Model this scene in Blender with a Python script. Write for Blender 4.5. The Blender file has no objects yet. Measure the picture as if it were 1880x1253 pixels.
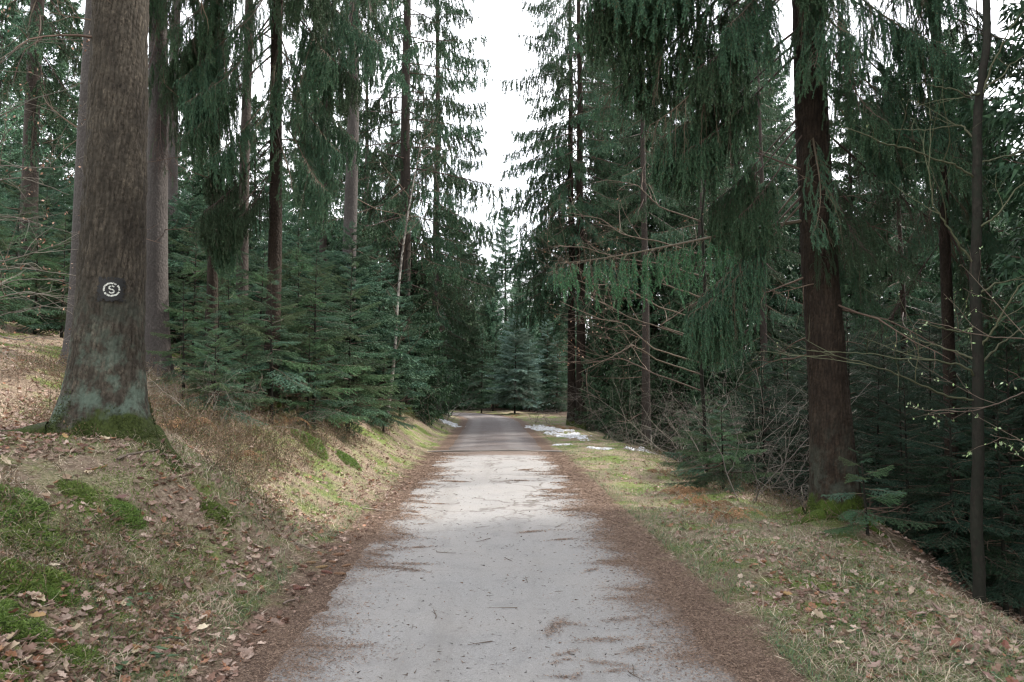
import bpy, math, random
import numpy as np
from mathutils import Matrix, Vector

# ------------------------------------------------------------------ camera, sky, sun, exposure
S = bpy.context.scene
COL = S.collection
F_PX, CX_PX, CY_PX, EYE = 1410.0, 940.0, 626.5, 1.6
PITCH = math.radians(3.6)
cam_d = bpy.data.cameras.new("camera")
cam = bpy.data.objects.new("camera", cam_d)
COL.objects.link(cam)
cam.location = (0, 0, EYE)
cam.rotation_euler = (math.pi / 2 + PITCH, 0, 0)
cam_d.sensor_width = 36.0
cam_d.lens = 27.0
cam_d.clip_start = 0.05
cam_d.clip_end = 1500
S.camera = cam

SUN_DIR = Vector((0.895, 0.45, 0)).normalized()
SUN_EL = math.radians(42)
sun_d = bpy.data.lights.new("sun", 'SUN')
sun = bpy.data.objects.new("sun", sun_d)
COL.objects.link(sun)
sun_d.energy = 2.15
sun_d.angle = math.radians(3.0)
sun_d.color = (1.0, 0.95, 0.87)
to_sun = Vector((SUN_DIR.x * math.cos(SUN_EL), SUN_DIR.y * math.cos(SUN_EL), math.sin(SUN_EL)))
sun.location = (20, 10, 40)
sun.rotation_euler = to_sun.to_track_quat('Z', 'Y').to_euler()

W = bpy.data.worlds.new("World")
S.world = W
W.use_nodes = True
wn = W.node_tree.nodes
wl = W.node_tree.links
wn.clear()
w_out = wn.new('ShaderNodeOutputWorld')
w_bg = wn.new('ShaderNodeBackground')
w_sky = wn.new('ShaderNodeTexSky')
w_sky.sky_type = 'NISHITA'
w_sky.sun_disc = False
w_sky.sun_elevation = SUN_EL
w_sky.sun_rotation = math.atan2(SUN_DIR.x, SUN_DIR.y)
w_sky.air_density = 1.0
w_sky.dust_density = 3.0
# thin bright cloud cover over the blue
w_tc = wn.new('ShaderNodeTexCoord')
w_no = wn.new('ShaderNodeTexNoise')
w_no.inputs['Scale'].default_value = 3.0
w_no.inputs['Detail'].default_value = 5.0
w_mr = wn.new('ShaderNodeMapRange')
w_mr.inputs['From Min'].default_value = 0.3
w_mr.inputs['From Max'].default_value = 0.7
w_mr.inputs['To Min'].default_value = 0.55
w_mr.inputs['To Max'].default_value = 0.9
w_mx = wn.new('ShaderNodeMix')
w_mx.data_type = 'RGBA'
w_mx.inputs['B'].default_value = (9.4, 9.45, 9.6, 1)
wl.new(w_tc.outputs['Generated'], w_no.inputs['Vector'])
wl.new(w_no.outputs['Fac'], w_mr.inputs['Value'])
wl.new(w_mr.outputs['Result'], w_mx.inputs['Factor'])
wl.new(w_sky.outputs['Color'], w_mx.inputs['A'])
wl.new(w_mx.outputs['Result'], w_bg.inputs['Color'])
w_bg.inputs['Strength'].default_value = 0.12
wl.new(w_bg.outputs['Background'], w_out.inputs['Surface'])

S.view_settings.view_transform = 'Standard'
S.view_settings.look = 'None'
S.view_settings.gamma = 1.0
S.view_settings.use_curve_mapping = False
S.view_settings.exposure = 1.75
S.render.engine = 'CYCLES'
S.cycles.max_bounces = 5
S.cycles.diffuse_bounces = 4
S.cycles.glossy_bounces = 2
S.cycles.transmission_bounces = 2
S.cycles.caustics_reflective = False
S.cycles.caustics_refractive = False
S.cycles.sample_clamp_indirect = 2.0
S.cycles.use_denoising = True
S.cycles.use_adaptive_sampling = False
S.cycles.filter_width = 1.3
try:
    S.cycles.denoiser = 'OPENIMAGEDENOISE'
    S.cycles.denoising_input_passes = 'RGB_ALBEDO_NORMAL'
    S.cycles.denoising_prefilter = 'ACCURATE'
except Exception:
    pass

# ------------------------------------------------------------------ helpers
rnd = random.Random(7)


def at(px, py, Y):
    """world point that stands at distance Y and is seen at photo pixel (px, py)"""
    u = (px - CX_PX) / F_PX
    v = (CY_PX - py) / F_PX
    dy = math.cos(PITCH) - v * math.sin(PITCH)
    dz = math.sin(PITCH) + v * math.cos(PITCH)
    t = Y / dy
    return np.array((u * t, Y, EYE + dz * t))


def hash2(ix, iy, seed):
    h = (ix.astype(np.int64) * 374761393 + iy.astype(np.int64) * 668265263 + seed * 974634777) & 0xFFFFFFFF
    h = ((h ^ (h >> 13)) * 1274126177) & 0xFFFFFFFF
    h = h ^ (h >> 16)
    return (h & 0xFFFFFF) / float(0xFFFFFF)


def vnoise(x, y, seed=0):
    x = np.asarray(x, float); y = np.asarray(y, float)
    ix = np.floor(x); iy = np.floor(y)
    fx = x - ix; fy = y - iy
    fx = fx * fx * fx * (fx * (fx * 6 - 15) + 10)
    fy = fy * fy * fy * (fy * (fy * 6 - 15) + 10)
    a = hash2(ix, iy, seed); b = hash2(ix + 1, iy, seed)
    c = hash2(ix, iy + 1, seed); d = hash2(ix + 1, iy + 1, seed)
    return (a + (b - a) * fx) * (1 - fy) + (c + (d - c) * fx) * fy - 0.5


def fbm(x, y, seed=0, octv=4):
    r = 0.0; a = 1.0; f = 1.0
    for k in range(octv):
        r = r + a * vnoise(x * f + 13.7 * k, y * f - 7.1 * k, seed + k)
        a *= 0.5; f *= 2.03
    return r


def worley(x, y, seed=0):
    ix = np.floor(x); iy = np.floor(y)
    f1 = np.full(x.shape, 9.0); f2 = np.full(x.shape, 9.0)
    for dx in (-1, 0, 1):
        for dy in (-1, 0, 1):
            cx = ix + dx; cy = iy + dy
            qx = cx + hash2(cx, cy, seed); qy = cy + hash2(cx, cy, seed + 5)
            d = np.hypot(qx - x, qy - y)
            n1 = np.minimum(f1, d)
            f2 = np.minimum(f2, np.maximum(f1, d))
            f1 = n1
    return f1, f2


def sstep(a, b, x):
    t = np.clip((x - a) / (b - a), 0, 1)
    return t * t * (3 - 2 * t)


def unit(v):
    return v / (np.linalg.norm(v, axis=-1, keepdims=True) + 1e-9)


class MB:
    """collects vertices, triangles and quads with a colour per vertex and links them as ONE mesh"""

    def __init__(s):
        s.v = []; s.c = []; s.t = []; s.q = []; s.n = 0

    def add(s, v, c, tris=None, quads=None):
        v = np.asarray(v, float).reshape(-1, 3)
        c = np.asarray(c, float)
        if c.ndim == 1:
            c = np.tile(c[:3], (len(v), 1))
        s.v.append(v); s.c.append(c[:, :3])
        if tris is not None and len(tris):
            s.t.append(np.asarray(tris, np.int64).reshape(-1, 3) + s.n)
        if quads is not None and len(quads):
            s.q.append(np.asarray(quads, np.int64).reshape(-1, 4) + s.n)
        s.n += len(v)

    def tube(s, pts, rad, col, sides=5, cap=True):
        pts = np.asarray(pts, float); n = len(pts)
        rad = np.broadcast_to(np.asarray(rad, float), (n,))
        t = np.gradient(pts, axis=0); t = unit(t)
        ref = np.array((0.0, 0.0, 1.0)) if abs(t[n // 2][2]) < 0.9 else np.array((1.0, 0.0, 0.0))
        a = unit(np.cross(t, ref)); b = np.cross(t, a)
        th = np.arange(sides) * 2 * math.pi / sides
        ring = pts[:, None, :] + rad[:, None, None] * (a[:, None, :] * np.cos(th)[None, :, None] + b[:, None, :] * np.sin(th)[None, :, None])
        i = np.arange(n - 1)[:, None] * sides
        j = np.arange(sides)[None, :]
        k = (j + 1) % sides
        quads = np.stack([i + j, i + k, i + sides + k, i + sides + j], -1).reshape(-1, 4)
        cc = np.asarray(col, float)
        if cc.ndim == 2:
            cc = np.repeat(cc, sides, 0)
        tr = None
        v = ring.reshape(-1, 3)
        if cap:
            v = np.vstack([v, pts[-1][None]])
            if cc.ndim == 2:
                cc = np.vstack([cc, cc[-1:]])
            e = (n - 1) * sides
            tr = [(e + q, e + (q + 1) % sides, n * sides) for q in range(sides)]
        s.add(v, cc, tr, quads)

    def tris_at(s, p, d, w, col):
        """one thin triangle each: base centre p, length vector d, half-width vector w"""
        n = len(p)
        v = np.stack([p - w, p + w, p + d], 1).reshape(-1, 3)
        c = np.repeat(np.asarray(col, float), 3, 0) if np.ndim(col) == 2 else col
        s.add(v, c, np.arange(n * 3).reshape(-1, 3))

    def mesh(s, name, mat, smooth=False):
        v = np.vstack(s.v); c = np.vstack(s.c)
        t = np.vstack(s.t) if s.t else np.zeros((0, 3), np.int64)
        q = np.vstack(s.q) if s.q else np.zeros((0, 4), np.int64)
        me = bpy.data.meshes.new(name)
        me.vertices.add(len(v))
        me.vertices.foreach_set('co', v.astype(np.float32).ravel())
        loops = np.concatenate([t.ravel(), q.ravel()]).astype(np.int32)
        me.loops.add(len(loops))
        me.loops.foreach_set('vertex_index', loops)
        nt, nq = len(t), len(q)
        me.polygons.add(nt + nq)
        st = np.concatenate([np.arange(nt) * 3, nt * 3 + np.arange(nq) * 4]).astype(np.int32)
        me.polygons.foreach_set('loop_start', st)
        me.polygons.foreach_set('use_smooth', np.full(nt + nq, smooth))
        at_ = me.attributes.new('col', 'FLOAT_COLOR', 'POINT')
        at_.data.foreach_set('color', np.hstack([c, np.ones((len(c), 1))]).astype(np.float32).ravel())
        me.update(calc_edges=True)
        me.validate(clean_customdata=False)
        me.materials.append(mat)
        return me


def obj(name, me, parent=None, loc=(0, 0, 0), rot=(0, 0, 0), scale=(1, 1, 1)):
    o = bpy.data.objects.new(name, me)
    COL.objects.link(o)
    if parent is not None:
        o.parent = parent
    o.location = loc; o.rotation_euler = rot
    o.scale = (scale,) * 3 if isinstance(scale, (int, float)) else scale
    return o


def tag(o, label, cat, group=None, kind=None):
    o['label'] = label; o['category'] = cat
    if group: o['group'] = group
    if kind: o['kind'] = kind
    return o


def thing(name, label, cat, loc=(0, 0, 0), rz=0.0, group=None):
    o = obj(name, None, None, loc, (0, 0, rz))
    o.empty_display_size = 0.2
    return tag(o, label, cat, group)


# ------------------------------------------------------------------ materials
def new_mat(name):
    m = bpy.data.materials.new(name)
    m.use_nodes = True
    nt = m.node_tree
    b = nt.nodes['Principled BSDF']
    return m, nt, b


class N:
    def __init__(s, nt):
        s.nt = nt

    def n(s, typ, ins=None, **props):
        nd = s.nt.nodes.new(typ)
        for k, v in props.items():
            setattr(nd, k, v)
        for k, v in (ins or {}).items():
            if isinstance(v, bpy.types.NodeSocket):
                s.nt.links.new(v, nd.inputs[k])
            else:
                nd.inputs[k].default_value = v
        return nd

    def attr(s, name):
        return s.n('ShaderNodeAttribute', attribute_name=name)

    def noise(s, vec, scale, detail=3.0, rough=0.55, dist=0.0):
        return s.n('ShaderNodeTexNoise', {'Vector': vec, 'Scale': scale, 'Detail': detail, 'Roughness': rough, 'Distortion': dist}).outputs['Fac']

    def ramp(s, f, a, b, lo=0.0, hi=1.0):
        return s.n('ShaderNodeMapRange', {'Value': f, 'From Min': a, 'From Max': b, 'To Min': lo, 'To Max': hi}, interpolation_type='SMOOTHSTEP').outputs['Result']

    def mix(s, f, a, b, mode='MIX'):
        m = s.n('ShaderNodeMix', data_type='RGBA', blend_type=mode)
        for k, v in ((0, f), (6, a), (7, b)):
            if isinstance(v, bpy.types.NodeSocket):
                s.nt.links.new(v, m.inputs[k])
            else:
                m.inputs[k].default_value = v if k == 0 or len(v) == 4 else (*v, 1)
        return m.outputs[2]

    def math(s, op, a, b=0.0):
        m = s.n('ShaderNodeMath', operation=op)
        for k, v in ((0, a), (1, b)):
            if isinstance(v, bpy.types.NodeSocket):
                s.nt.links.new(v, m.inputs[k])
            else:
                m.inputs[k].default_value = v
        return m.outputs[0]

    def bump(s, h, strength, dist, bsdf):
        b = s.n('ShaderNodeBump', {'Height': h, 'Strength': strength, 'Distance': dist})
        s.nt.links.new(b.outputs['Normal'], bsdf.inputs['Normal'])


def mat_vcol(name, rough=0.6, spec=0.25, vary=0.25, hue=0.03, trans=0.0):
    """colour from the mesh's own col attribute, varied a little per object"""
    m, nt, b = new_mat(name)
    g = N(nt)
    c = g.attr('col').outputs['Color']
    oi = g.n('ShaderNodeObjectInfo').outputs['Random']
    hs = g.n('ShaderNodeHueSaturation', {
        'Hue': g.ramp(oi, 0, 1, 0.5 - hue, 0.5 + hue), 'Saturation': 1.0,
        'Value': g.n('ShaderNodeMapRange', {'Value': oi, 'To Min': 1 - vary, 'To Max': 1 + vary}).outputs[0], 'Fac': 1.0, 'Color': c})
    nt.links.new(hs.outputs[0], b.inputs['Base Color'])
    b.inputs['Roughness'].default_value = rough
    b.inputs['Specular IOR Level'].default_value = spec
    if trans:
        tr = g.n('ShaderNodeBsdfTranslucent', {'Color': hs.outputs[0]})
        ms = g.n('ShaderNodeMixShader', {0: trans, 1: b.outputs[0], 2: tr.outputs[0]})
        nt.links.new(ms.outputs[0], nt.nodes['Material Output'].inputs['Surface'])
    return m


M_NEEDLE = mat_vcol('spruce_needles', 0.55, 0.15, 0.38, 0.03, 0.12)
M_TWIG = mat_vcol('bare_twig_bark', 0.8, 0.15, 0.15, 0.01)
M_LITTER = mat_vcol('dry_litter', 0.75, 0.2, 0.0, 0.0, 0.15)
M_LEAF = mat_vcol('fallen_leaf', 0.6, 0.3, 0.35, 0.03, 0.1)
M_GREEN = mat_vcol('ground_greenery', 0.6, 0.3, 0.1, 0.01, 0.25)
M_PAINT = mat_vcol('trail_mark_paint', 0.6, 0.3, 0.0, 0.0)


def mat_bark(name, c1, c2, c3, scale=1.0, bump=0.6, algae=0.0, moss_z=0.0, moss_c=(0.06, 0.09, 0.015)):
    m, nt, b = new_mat(name)
    g = N(nt)
    tc = g.n('ShaderNodeTexCoord').outputs['Object']
    mp = g.n('ShaderNodeMapping', {'Vector': tc, 'Scale': (1, 1, 0.55)}).outputs[0]
    vo = g.n('ShaderNodeTexVoronoi', {'Vector': mp, 'Scale': 34 * scale}, feature='F1').outputs
    big = g.noise(tc, 3.0 * scale, 4)
    fine = g.noise(mp, 60 * scale, 4, 0.65)
    c = g.mix(g.ramp(fine, 0.3, 0.7), c1, c2)
    c = g.mix(g.ramp(vo['Color'], 0.2, 0.9), c, c3)
    c = g.mix(g.ramp(big, 0.35, 0.7, 0, 0.6), c, c1)
    c = g.mix(1.0, c, g.attr('col').outputs['Color'], 'MULTIPLY')
    if algae:
        gz = g.n('ShaderNodeSeparateXYZ', {0: tc}).outputs[2]
        low = g.ramp(gz, 1.5, 0.1, 0.0, 1.0)
        pat = g.ramp(g.noise(tc, 5.0, 5, 0.65), 0.42, 0.62)
        f = g.math('MULTIPLY', g.math('MULTIPLY', low, pat), algae)
        c = g.mix(f, c, (0.10, 0.135, 0.105))
    if moss_z:
        gz = g.n('ShaderNodeSeparateXYZ', {0: tc}).outputs[2]
        hz = g.math('SUBTRACT', gz, g.math('MULTIPLY', g.noise(tc, 4.0, 4, 0.6), 0.7))
        f = g.ramp(hz, moss_z - 0.3, moss_z - 0.42)
        c = g.mix(f, c, g.mix(g.ramp(fine, 0.3, 0.7), moss_c, tuple(q * 0.5 for q in moss_c)))
    nt.links.new(c, b.inputs['Base Color'])
    b.inputs['Roughness'].default_value = 0.85
    b.inputs['Specular IOR Level'].default_value = 0.15
    h = g.math('ADD', g.math('MULTIPLY', vo['Distance'], -0.8), g.math('MULTIPLY', fine, 0.6))
    g.bump(h, bump, 0.02, b)
    return m


M_BARK_BIG = mat_bark('spruce_bark_old', (0.020, 0.0168, 0.013), (0.078, 0.066, 0.052), (0.045, 0.039, 0.031), 1.0, 0.8, 0.8, 0.14, (0.045, 0.06, 0.015))
M_BARK_DARK = mat_bark('spruce_bark_dark', (0.017, 0.012, 0.009), (0.042, 0.030, 0.021), (0.027, 0.0205, 0.0155), 1.0, 0.8, 0.3, 0.28)
M_BARK = mat_bark('spruce_bark', (0.03, 0.0235, 0.0195), (0.068, 0.055, 0.047), (0.043, 0.035, 0.030), 0.9, 0.7, 0.3, 0.25)
M_BARK_GREY = mat_bark('spruce_bark_grey', (0.043, 0.037, 0.034), (0.098, 0.087, 0.081), (0.06, 0.053, 0.049), 0.9, 0.7)
M_BARK_SMOOTH = mat_bark('young_bark', (0.013, 0.0115, 0.009), (0.03, 0.027, 0.021), (0.018, 0.02, 0.014), 0.6, 0.25)


def mat_birch():
    m, nt, b = new_mat('birch_bark')
    g = N(nt)
    tc = g.n('ShaderNodeTexCoord').outputs['Object']
    mp = g.n('ShaderNodeMapping', {'Vector': tc, 'Scale': (6, 6, 22)}).outputs[0]
    f = g.ramp(g.noise(mp, 1.0, 4, 0.6), 0.52, 0.6)
    f2 = g.ramp(g.noise(tc, 3.0, 3), 0.48, 0.6)
    c = g.mix(f, (0.30, 0.275, 0.24), (0.05, 0.04, 0.035))
    c = g.mix(f2, c, (0.09, 0.075, 0.06))
    nt.links.new(c, b.inputs['Base Color'])
    b.inputs['Roughness'].default_value = 0.7
    g.bump(f, 0.3, 0.005, b)
    return m


M_BIRCH = mat_birch()


def mat_ground():
    m, nt, b = new_mat('forest_floor')
    g = N(nt)
    tc = g.n('ShaderNodeTexCoord').outputs['Object']
    u = g.attr('lat').outputs['Fac']          # metres to the right of the path's centre line
    au = g.math('ABSOLUTE', u)
    n1 = g.noise(tc, 1.1, 5, 0.6)
    n2 = g.noise(tc, 7.0, 5, 0.65)
    n3 = g.noise(tc, 45.0, 4, 0.7)
    n4 = g.noise(tc, 2.6, 4, 0.6)
    litter = g.mix(g.ramp(n3, 0.3, 0.7), (0.08, 0.057, 0.04), (0.34, 0.265, 0.20))
    litter = g.mix(g.ramp(n2, 0.35, 0.7), litter, (0.18, 0.135, 0.10))
    grass = g.mix(g.ramp(n3, 0.3, 0.7), (0.08, 0.11, 0.04), (0.30, 0.265, 0.16))
    moss = g.mix(g.ramp(n3, 0.3, 0.7), (0.065, 0.10, 0.02), (0.14, 0.19, 0.045))
    n5 = g.noise(tc, 150.0, 3, 0.8)
    needles = g.mix(g.ramp(n5, 0.34, 0.66), (0.05, 0.034, 0.026), (0.20, 0.14, 0.105))
    needles = g.mix(g.ramp(n2, 0.4, 0.65, 0, .5), needles, (0.09, 0.06, 0.047))
    c = g.mix(g.ramp(n4, 0.47, 0.6, 0, 0.85), litter, grass)
    far = g.ramp(au, 2.4, 6.0)
    c = g.mix(far, c, litter)
    c = g.mix(g.math('MULTIPLY', g.ramp(n1, 0.48, 0.6), 0.9), c, moss)
    edge = g.math('ADD', au, g.math('MULTIPLY', g.math('SUBTRACT', g.noise(tc, 3.0, 5, 0.65), 0.5), 1.1))
    c = g.mix(g.ramp(edge, 1.78, 1.5), c, needles)
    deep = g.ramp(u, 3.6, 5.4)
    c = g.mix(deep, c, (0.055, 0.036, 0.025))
    nt.links.new(c, b.inputs['Base Color'])
    b.inputs['Roughness'].default_value = 0.9
    b.inputs['Specular IOR Level'].default_value = 0.1
    h = g.math('ADD', g.math('MULTIPLY', n2, 1.0), g.math('MULTIPLY', n3, 0.35))
    g.bump(h, 0.9, 0.05, b)
    return m


def mat_asphalt():
    m, nt, b = new_mat('worn_asphalt')
    g = N(nt)
    tc = g.n('ShaderNodeTexCoord').outputs['Object']
    u = g.attr('lat').outputs['Fac']
    au = g.math('ABSOLUTE', u)
    xyz = g.n('ShaderNodeSeparateXYZ', {0: tc}).outputs
    n1 = g.noise(tc, 0.9, 4, 0.6)
    sp = g.noise(tc, 130.0, 3, 0.8)
    sp2 = g.n('ShaderNodeTexVoronoi', {'Vector': tc, 'Scale': 95.0}).outputs['Color']
    c = g.mix(g.ramp(sp, 0.32, 0.68), (0.172, 0.168, 0.166), (0.312, 0.303, 0.293))
    c = g.mix(g.ramp(sp2, 0.2, 0.95, 0, 0.5), c, (0.252, 0.244, 0.238))
    c = g.mix(g.ramp(n1, 0.35, 0.7, 0, 0.5), c, (0.28, 0.262, 0.245))
    c = g.mix(g.ramp(g.noise(tc, 2.7, 5, 0.65, 0.8), 0.5, 0.68, 0, 0.4), c, (0.185, 0.18, 0.18))
    c = g.mix(g.ramp(g.noise(tc, 85.0, 2, 0.8), 0.58, 0.68, 0, 0.55), c, (0.085, 0.08, 0.075))
    c = g.mix(g.ramp(g.noise(tc, 38.0, 3, 0.75), 0.55, 0.68, 0, 0.4), c, (0.15, 0.135, 0.12))
    c = g.mix(g.ramp(g.noise(tc, 60.0, 2, 0.7), 0.62, 0.7, 0, 0.4), c, (0.42, 0.41, 0.40))
    mpw = g.n('ShaderNodeMapping', {'Vector': tc, 'Scale': (2.4, 0.16, 1)}).outputs[0]
    c = g.mix(g.ramp(g.noise(mpw, 1.0, 4, 0.6), 0.5, 0.68, 0, 0.4), c, (0.17, 0.158, 0.145))
    c = g.mix(g.ramp(g.noise(tc, 16.0, 4, 0.75), 0.56, 0.7, 0, 0.35), c, (0.16, 0.145, 0.13))
    # cracks in the worn stretch in front of the water bar
    wob = g.n('ShaderNodeVectorMath', {0: tc, 1: g.n('ShaderNodeTexNoise', {'Vector': tc, 'Scale': 2.2, 'Detail': 4.0}).outputs['Color']}, operation='ADD').outputs[0]
    mp = g.n('ShaderNodeMapping', {'Vector': wob, 'Scale': (1.5, 0.8, 1)}).outputs[0]
    cr = g.n('ShaderNodeTexVoronoi', {'Vector': mp, 'Scale': 1.0}, feature='DISTANCE_TO_EDGE').outputs['Distance']
    crm = g.math('MULTIPLY', g.ramp(cr, 0.04, 0.014), g.math('MULTIPLY', g.ramp(xyz[1], 7.5, 11.0), g.ramp(g.noise(tc, 0.7, 2), 0.36, 0.5)))
    c = g.mix(g.math('MULTIPLY', crm, 0.75), c, (0.10, 0.085, 0.075))
    # needles that have drifted over the edges and in streaks towards the middle
    mp2 = g.n('ShaderNodeMapping', {'Vector': tc, 'Rotation': (0, 0, 0.5), 'Scale': (1.0, 1.7, 1)}).outputs[0]
    dn = g.math('ADD', g.math('MULTIPLY', g.noise(mp2, 1.5, 3, 0.5, 0.6), 0.6), g.math('MULTIPLY', g.noise(mp2, 6.5, 6, 0.7), 0.4))
    right = g.ramp(u, -0.2, 0.4)
    e = g.math('ADD', au, g.math('MULTIPLY', right, 0.12))
    prox = g.math('ADD', g.math('MULTIPLY', g.math('SUBTRACT', e, 1.33), 1.25), dn)
    drift = g.ramp(g.math('ADD', prox, g.math('MULTIPLY', g.math('SUBTRACT', g.noise(tc, 70.0, 3, 0.8), 0.5), 0.22)), 0.53, 0.66)
    fine = g.noise(tc, 150.0, 3, 0.8)
    grain = g.ramp(fine, 0.36, 0.62)
    fz = g.math('MULTIPLY', drift, g.math('ADD', 0.62, g.math('MULTIPLY', grain, 0.38)))
    ned = g.mix(grain, (0.05, 0.034, 0.026), (0.20, 0.14, 0.105))
    c = g.mix(fz, c, ned)
    light = g.math('MULTIPLY', g.ramp(prox, 0.28, 0.55), g.ramp(g.noise(tc, 55, 4, 0.8), 0.56, 0.64))
    c = g.mix(g.math('MULTIPLY', light, 0.75), c, ned)
    band = g.math('MULTIPLY', g.ramp(g.math('ADD', xyz[1], g.math('MULTIPLY', dn, 1.4)), 18.9, 19.6), 0.8)
    c = g.mix(band, c, ned)
    nt.links.new(c, b.inputs['Base Color'])
    b.inputs['Roughness'].default_value = 0.85
    b.inputs['Specular IOR Level'].default_value = 0.2
    h = g.math('ADD', sp, g.math('MULTIPLY', fz, 0.8))
    g.bump(h, 0.5, 0.006, b)
    return m


def mat_gravel():
    m, nt, b = new_mat('gravel_track')
    g = N(nt)
    tc = g.n('ShaderNodeTexCoord').outputs['Object']
    u = g.attr('lat').outputs['Fac']
    n1 = g.noise(tc, 1.3, 4, 0.6)
    sp = g.noise(tc, 30.0, 4, 0.8)
    c = g.mix(g.ramp(sp, 0.3, 0.7), (0.06, 0.05, 0.049), (0.145, 0.125, 0.12))
    rut = g.math('ABSOLUTE', g.math('SUBTRACT', g.math('ABSOLUTE', g.math('ADD', u, g.math('MULTIPLY', n1, 0.25))), 0.68))
    c = g.mix(g.ramp(rut, 0.36, 0.1, 0, 0.5), c, (0.17, 0.155, 0.15))
    c = g.mix(g.ramp(g.math('ABSOLUTE', u), 0.9, 1.25, 0, 0.8), c, (0.085, 0.062, 0.05))
    c = g.mix(g.ramp(n1, 0.45, 0.65, 0, 0.6), c, (0.09, 0.068, 0.06))
    nt.links.new(c, b.inputs['Base Color'])
    b.inputs['Roughness'].default_value = 0.9
    g.bump(sp, 0.7, 0.03, b)
    return m


def mat_snow():
    m, nt, b = new_mat('old_snow')
    g = N(nt)
    tc = g.n('ShaderNodeTexCoord').outputs['Object']
    n = g.noise(tc, 14, 4, 0.6)
    c = g.mix(g.ramp(n, 0.45, 0.62), (0.52, 0.54, 0.57), (0.22, 0.19, 0.16))
    nt.links.new(c, b.inputs['Base Color'])
    b.inputs['Roughness'].default_value = 0.7
    g.bump(n, 0.5, 0.03, b)
    return m


M_GROUND, M_ASPHALT, M_GRAVEL, M_SNOW = mat_ground(), mat_asphalt(), mat_gravel(), mat_snow()

# ------------------------------------------------------------------ terrain and path
PATH = np.array([(0.12, -9), (0.02, 0), (-0.07, 4.2), (-0.38, 18.3), (-0.95, 38), (-1.35, 43), (-2.2, 47.5), (-3.9, 51.5), (-6.5, 54.5), (-10, 56.8), (-16, 59), (-30, 62), (-75, 68)], float)


def _spline(p, k=12):
    out = []
    for i in range(len(p) - 1):
        p0 = p[max(i - 1, 0)]; p1 = p[i]; p2 = p[i + 1]; p3 = p[min(i + 2, len(p) - 1)]
        for j in range(k):
            t = j / k
            out.append(0.5 * ((2 * p1) + (p2 - p0) * t + (2 * p0 - 5 * p1 + 4 * p2 - p3) * t * t + (3 * p1 - p0 - 3 * p2 + p3) * t ** 3))
    out.append(p[-1])
    return np.array(out)


PL = _spline(PATH)
HW = 1.55


def lateral(x, y):
    """signed distance from the path's centre line, + to the right of the way ahead"""
    x = np.asarray(x, float); y = np.asarray(y, float)
    shp = x.shape; x = x.ravel(); y = y.ravel()
    best = np.full(x.shape, 1e9); sgn = np.ones(x.shape)
    a = PL[:-1]; d = PL[1:] - PL[:-1]; L2 = (d ** 2).sum(1)
    for i in range(0, len(x), 8000):
        px = x[i:i + 8000, None] - a[None, :, 0]; py = y[i:i + 8000, None] - a[None, :, 1]
        t = np.clip((px * d[:, 0] + py * d[:, 1]) / L2, 0, 1)
        qx = px - t * d[:, 0]; qy = py - t * d[:, 1]
        dd = np.hypot(qx, qy)
        k = dd.argmin(1); r = np.arange(len(k))
        best[i:i + 8000] = dd[r, k]
        sgn[i:i + 8000] = np.where(qx[r, k] * d[k, 1] - qy[r, k] * d[k, 0] > 0, 1, -1)
    return (best * sgn).reshape(shp)


TREE_L = at(195, 790, 7.0)
TREE_R = at(1528, 945, 9.6)


def ground(x, y, u=None, fine=True):
    x = np.asarray(x, float); y = np.asarray(y, float)
    if u is None:
        u = lateral(x, y)
    dl = np.maximum(-u - HW, 0); dr = np.maximum(u - HW, 0)
    zl = np.interp(dl, [0, .25, .6, 1.0, 1.6, 2.2, 3, 7, 14, 25, 60, 120], [0, .03, .15, .40, .82, 1.12, 1.32, 2.45, 3.7, 4.6, 6.0, 8.0])
    hgt = np.interp(y, [0, 24, 36, 50, 60, 100], [1, 1, .82, .62, .6, .9])
    zl = zl * hgt
    drs = dr * np.interp(y, [4, 6, 10, 20], [1.0, .98, .82, .78])
    zr = np.interp(drs, [0, .8, 1.5, 2.0, 2.5, 3.2, 5, 8, 14, 30, 120], [0, -.01, -.07, -.16, -.34, -.85, -2.0, -3.1, -3.7, -4.0, -3.0])
    far = sstep(36, 47, y)
    zr = zr * (1 - far) + far * (np.minimum(dr, 12) * 0.01 + np.maximum(y - 56, 0) * 0.035)
    z = zl + zr
    off = np.clip(np.maximum(dl, dr) / 1.2, 0, 1)
    z = z + off * (0.16 * fbm(x * 0.55, y * 0.55, 3, 3))
    z = z + np.clip(np.maximum(dl, dr) / 8 - 0.4, 0, 1) * 0.9 * fbm(x * 0.09, y * 0.09, 9, 3)
    if fine:
        z = z + np.clip(off, .12, 1) * (0.07 * fbm(x * 2.6, y * 2.6, 4, 3))
    # root mounds of the two big trees
    for (tx, ty, tz), amp, sg in ((TREE_L, 1.0, 0.75), (TREE_R, 1.0, 0.8)):
        w = np.exp(-((x - tx) ** 2 + (y - ty) ** 2) / (2 * sg * sg)) * amp
        z = z * (1 - w) + w * (tz + 0.05 * fbm(x * 3, y * 3, 6, 3))
    z = np.where(np.abs(u) < HW, z - 0.006 * sstep(HW, HW - 0.2, np.abs(u)) - .05 * sstep(1.2, .95, np.abs(u)), z)
    return z


def gz(x, y):
    return float(ground(np.array([x]), np.array([y]))[0])


def axis_pts(lo, hi, c0, c1, step, grow):
    pts = list(np.arange(c0, c1 + 1e-6, step))
    s = step; p = c1
    while p < hi:
        s *= grow; p += s; pts.append(p)
    s = step; p = c0
    while p > lo:
        s *= grow; p -= s; pts.insert(0, p)
    return np.array(pts)


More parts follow.
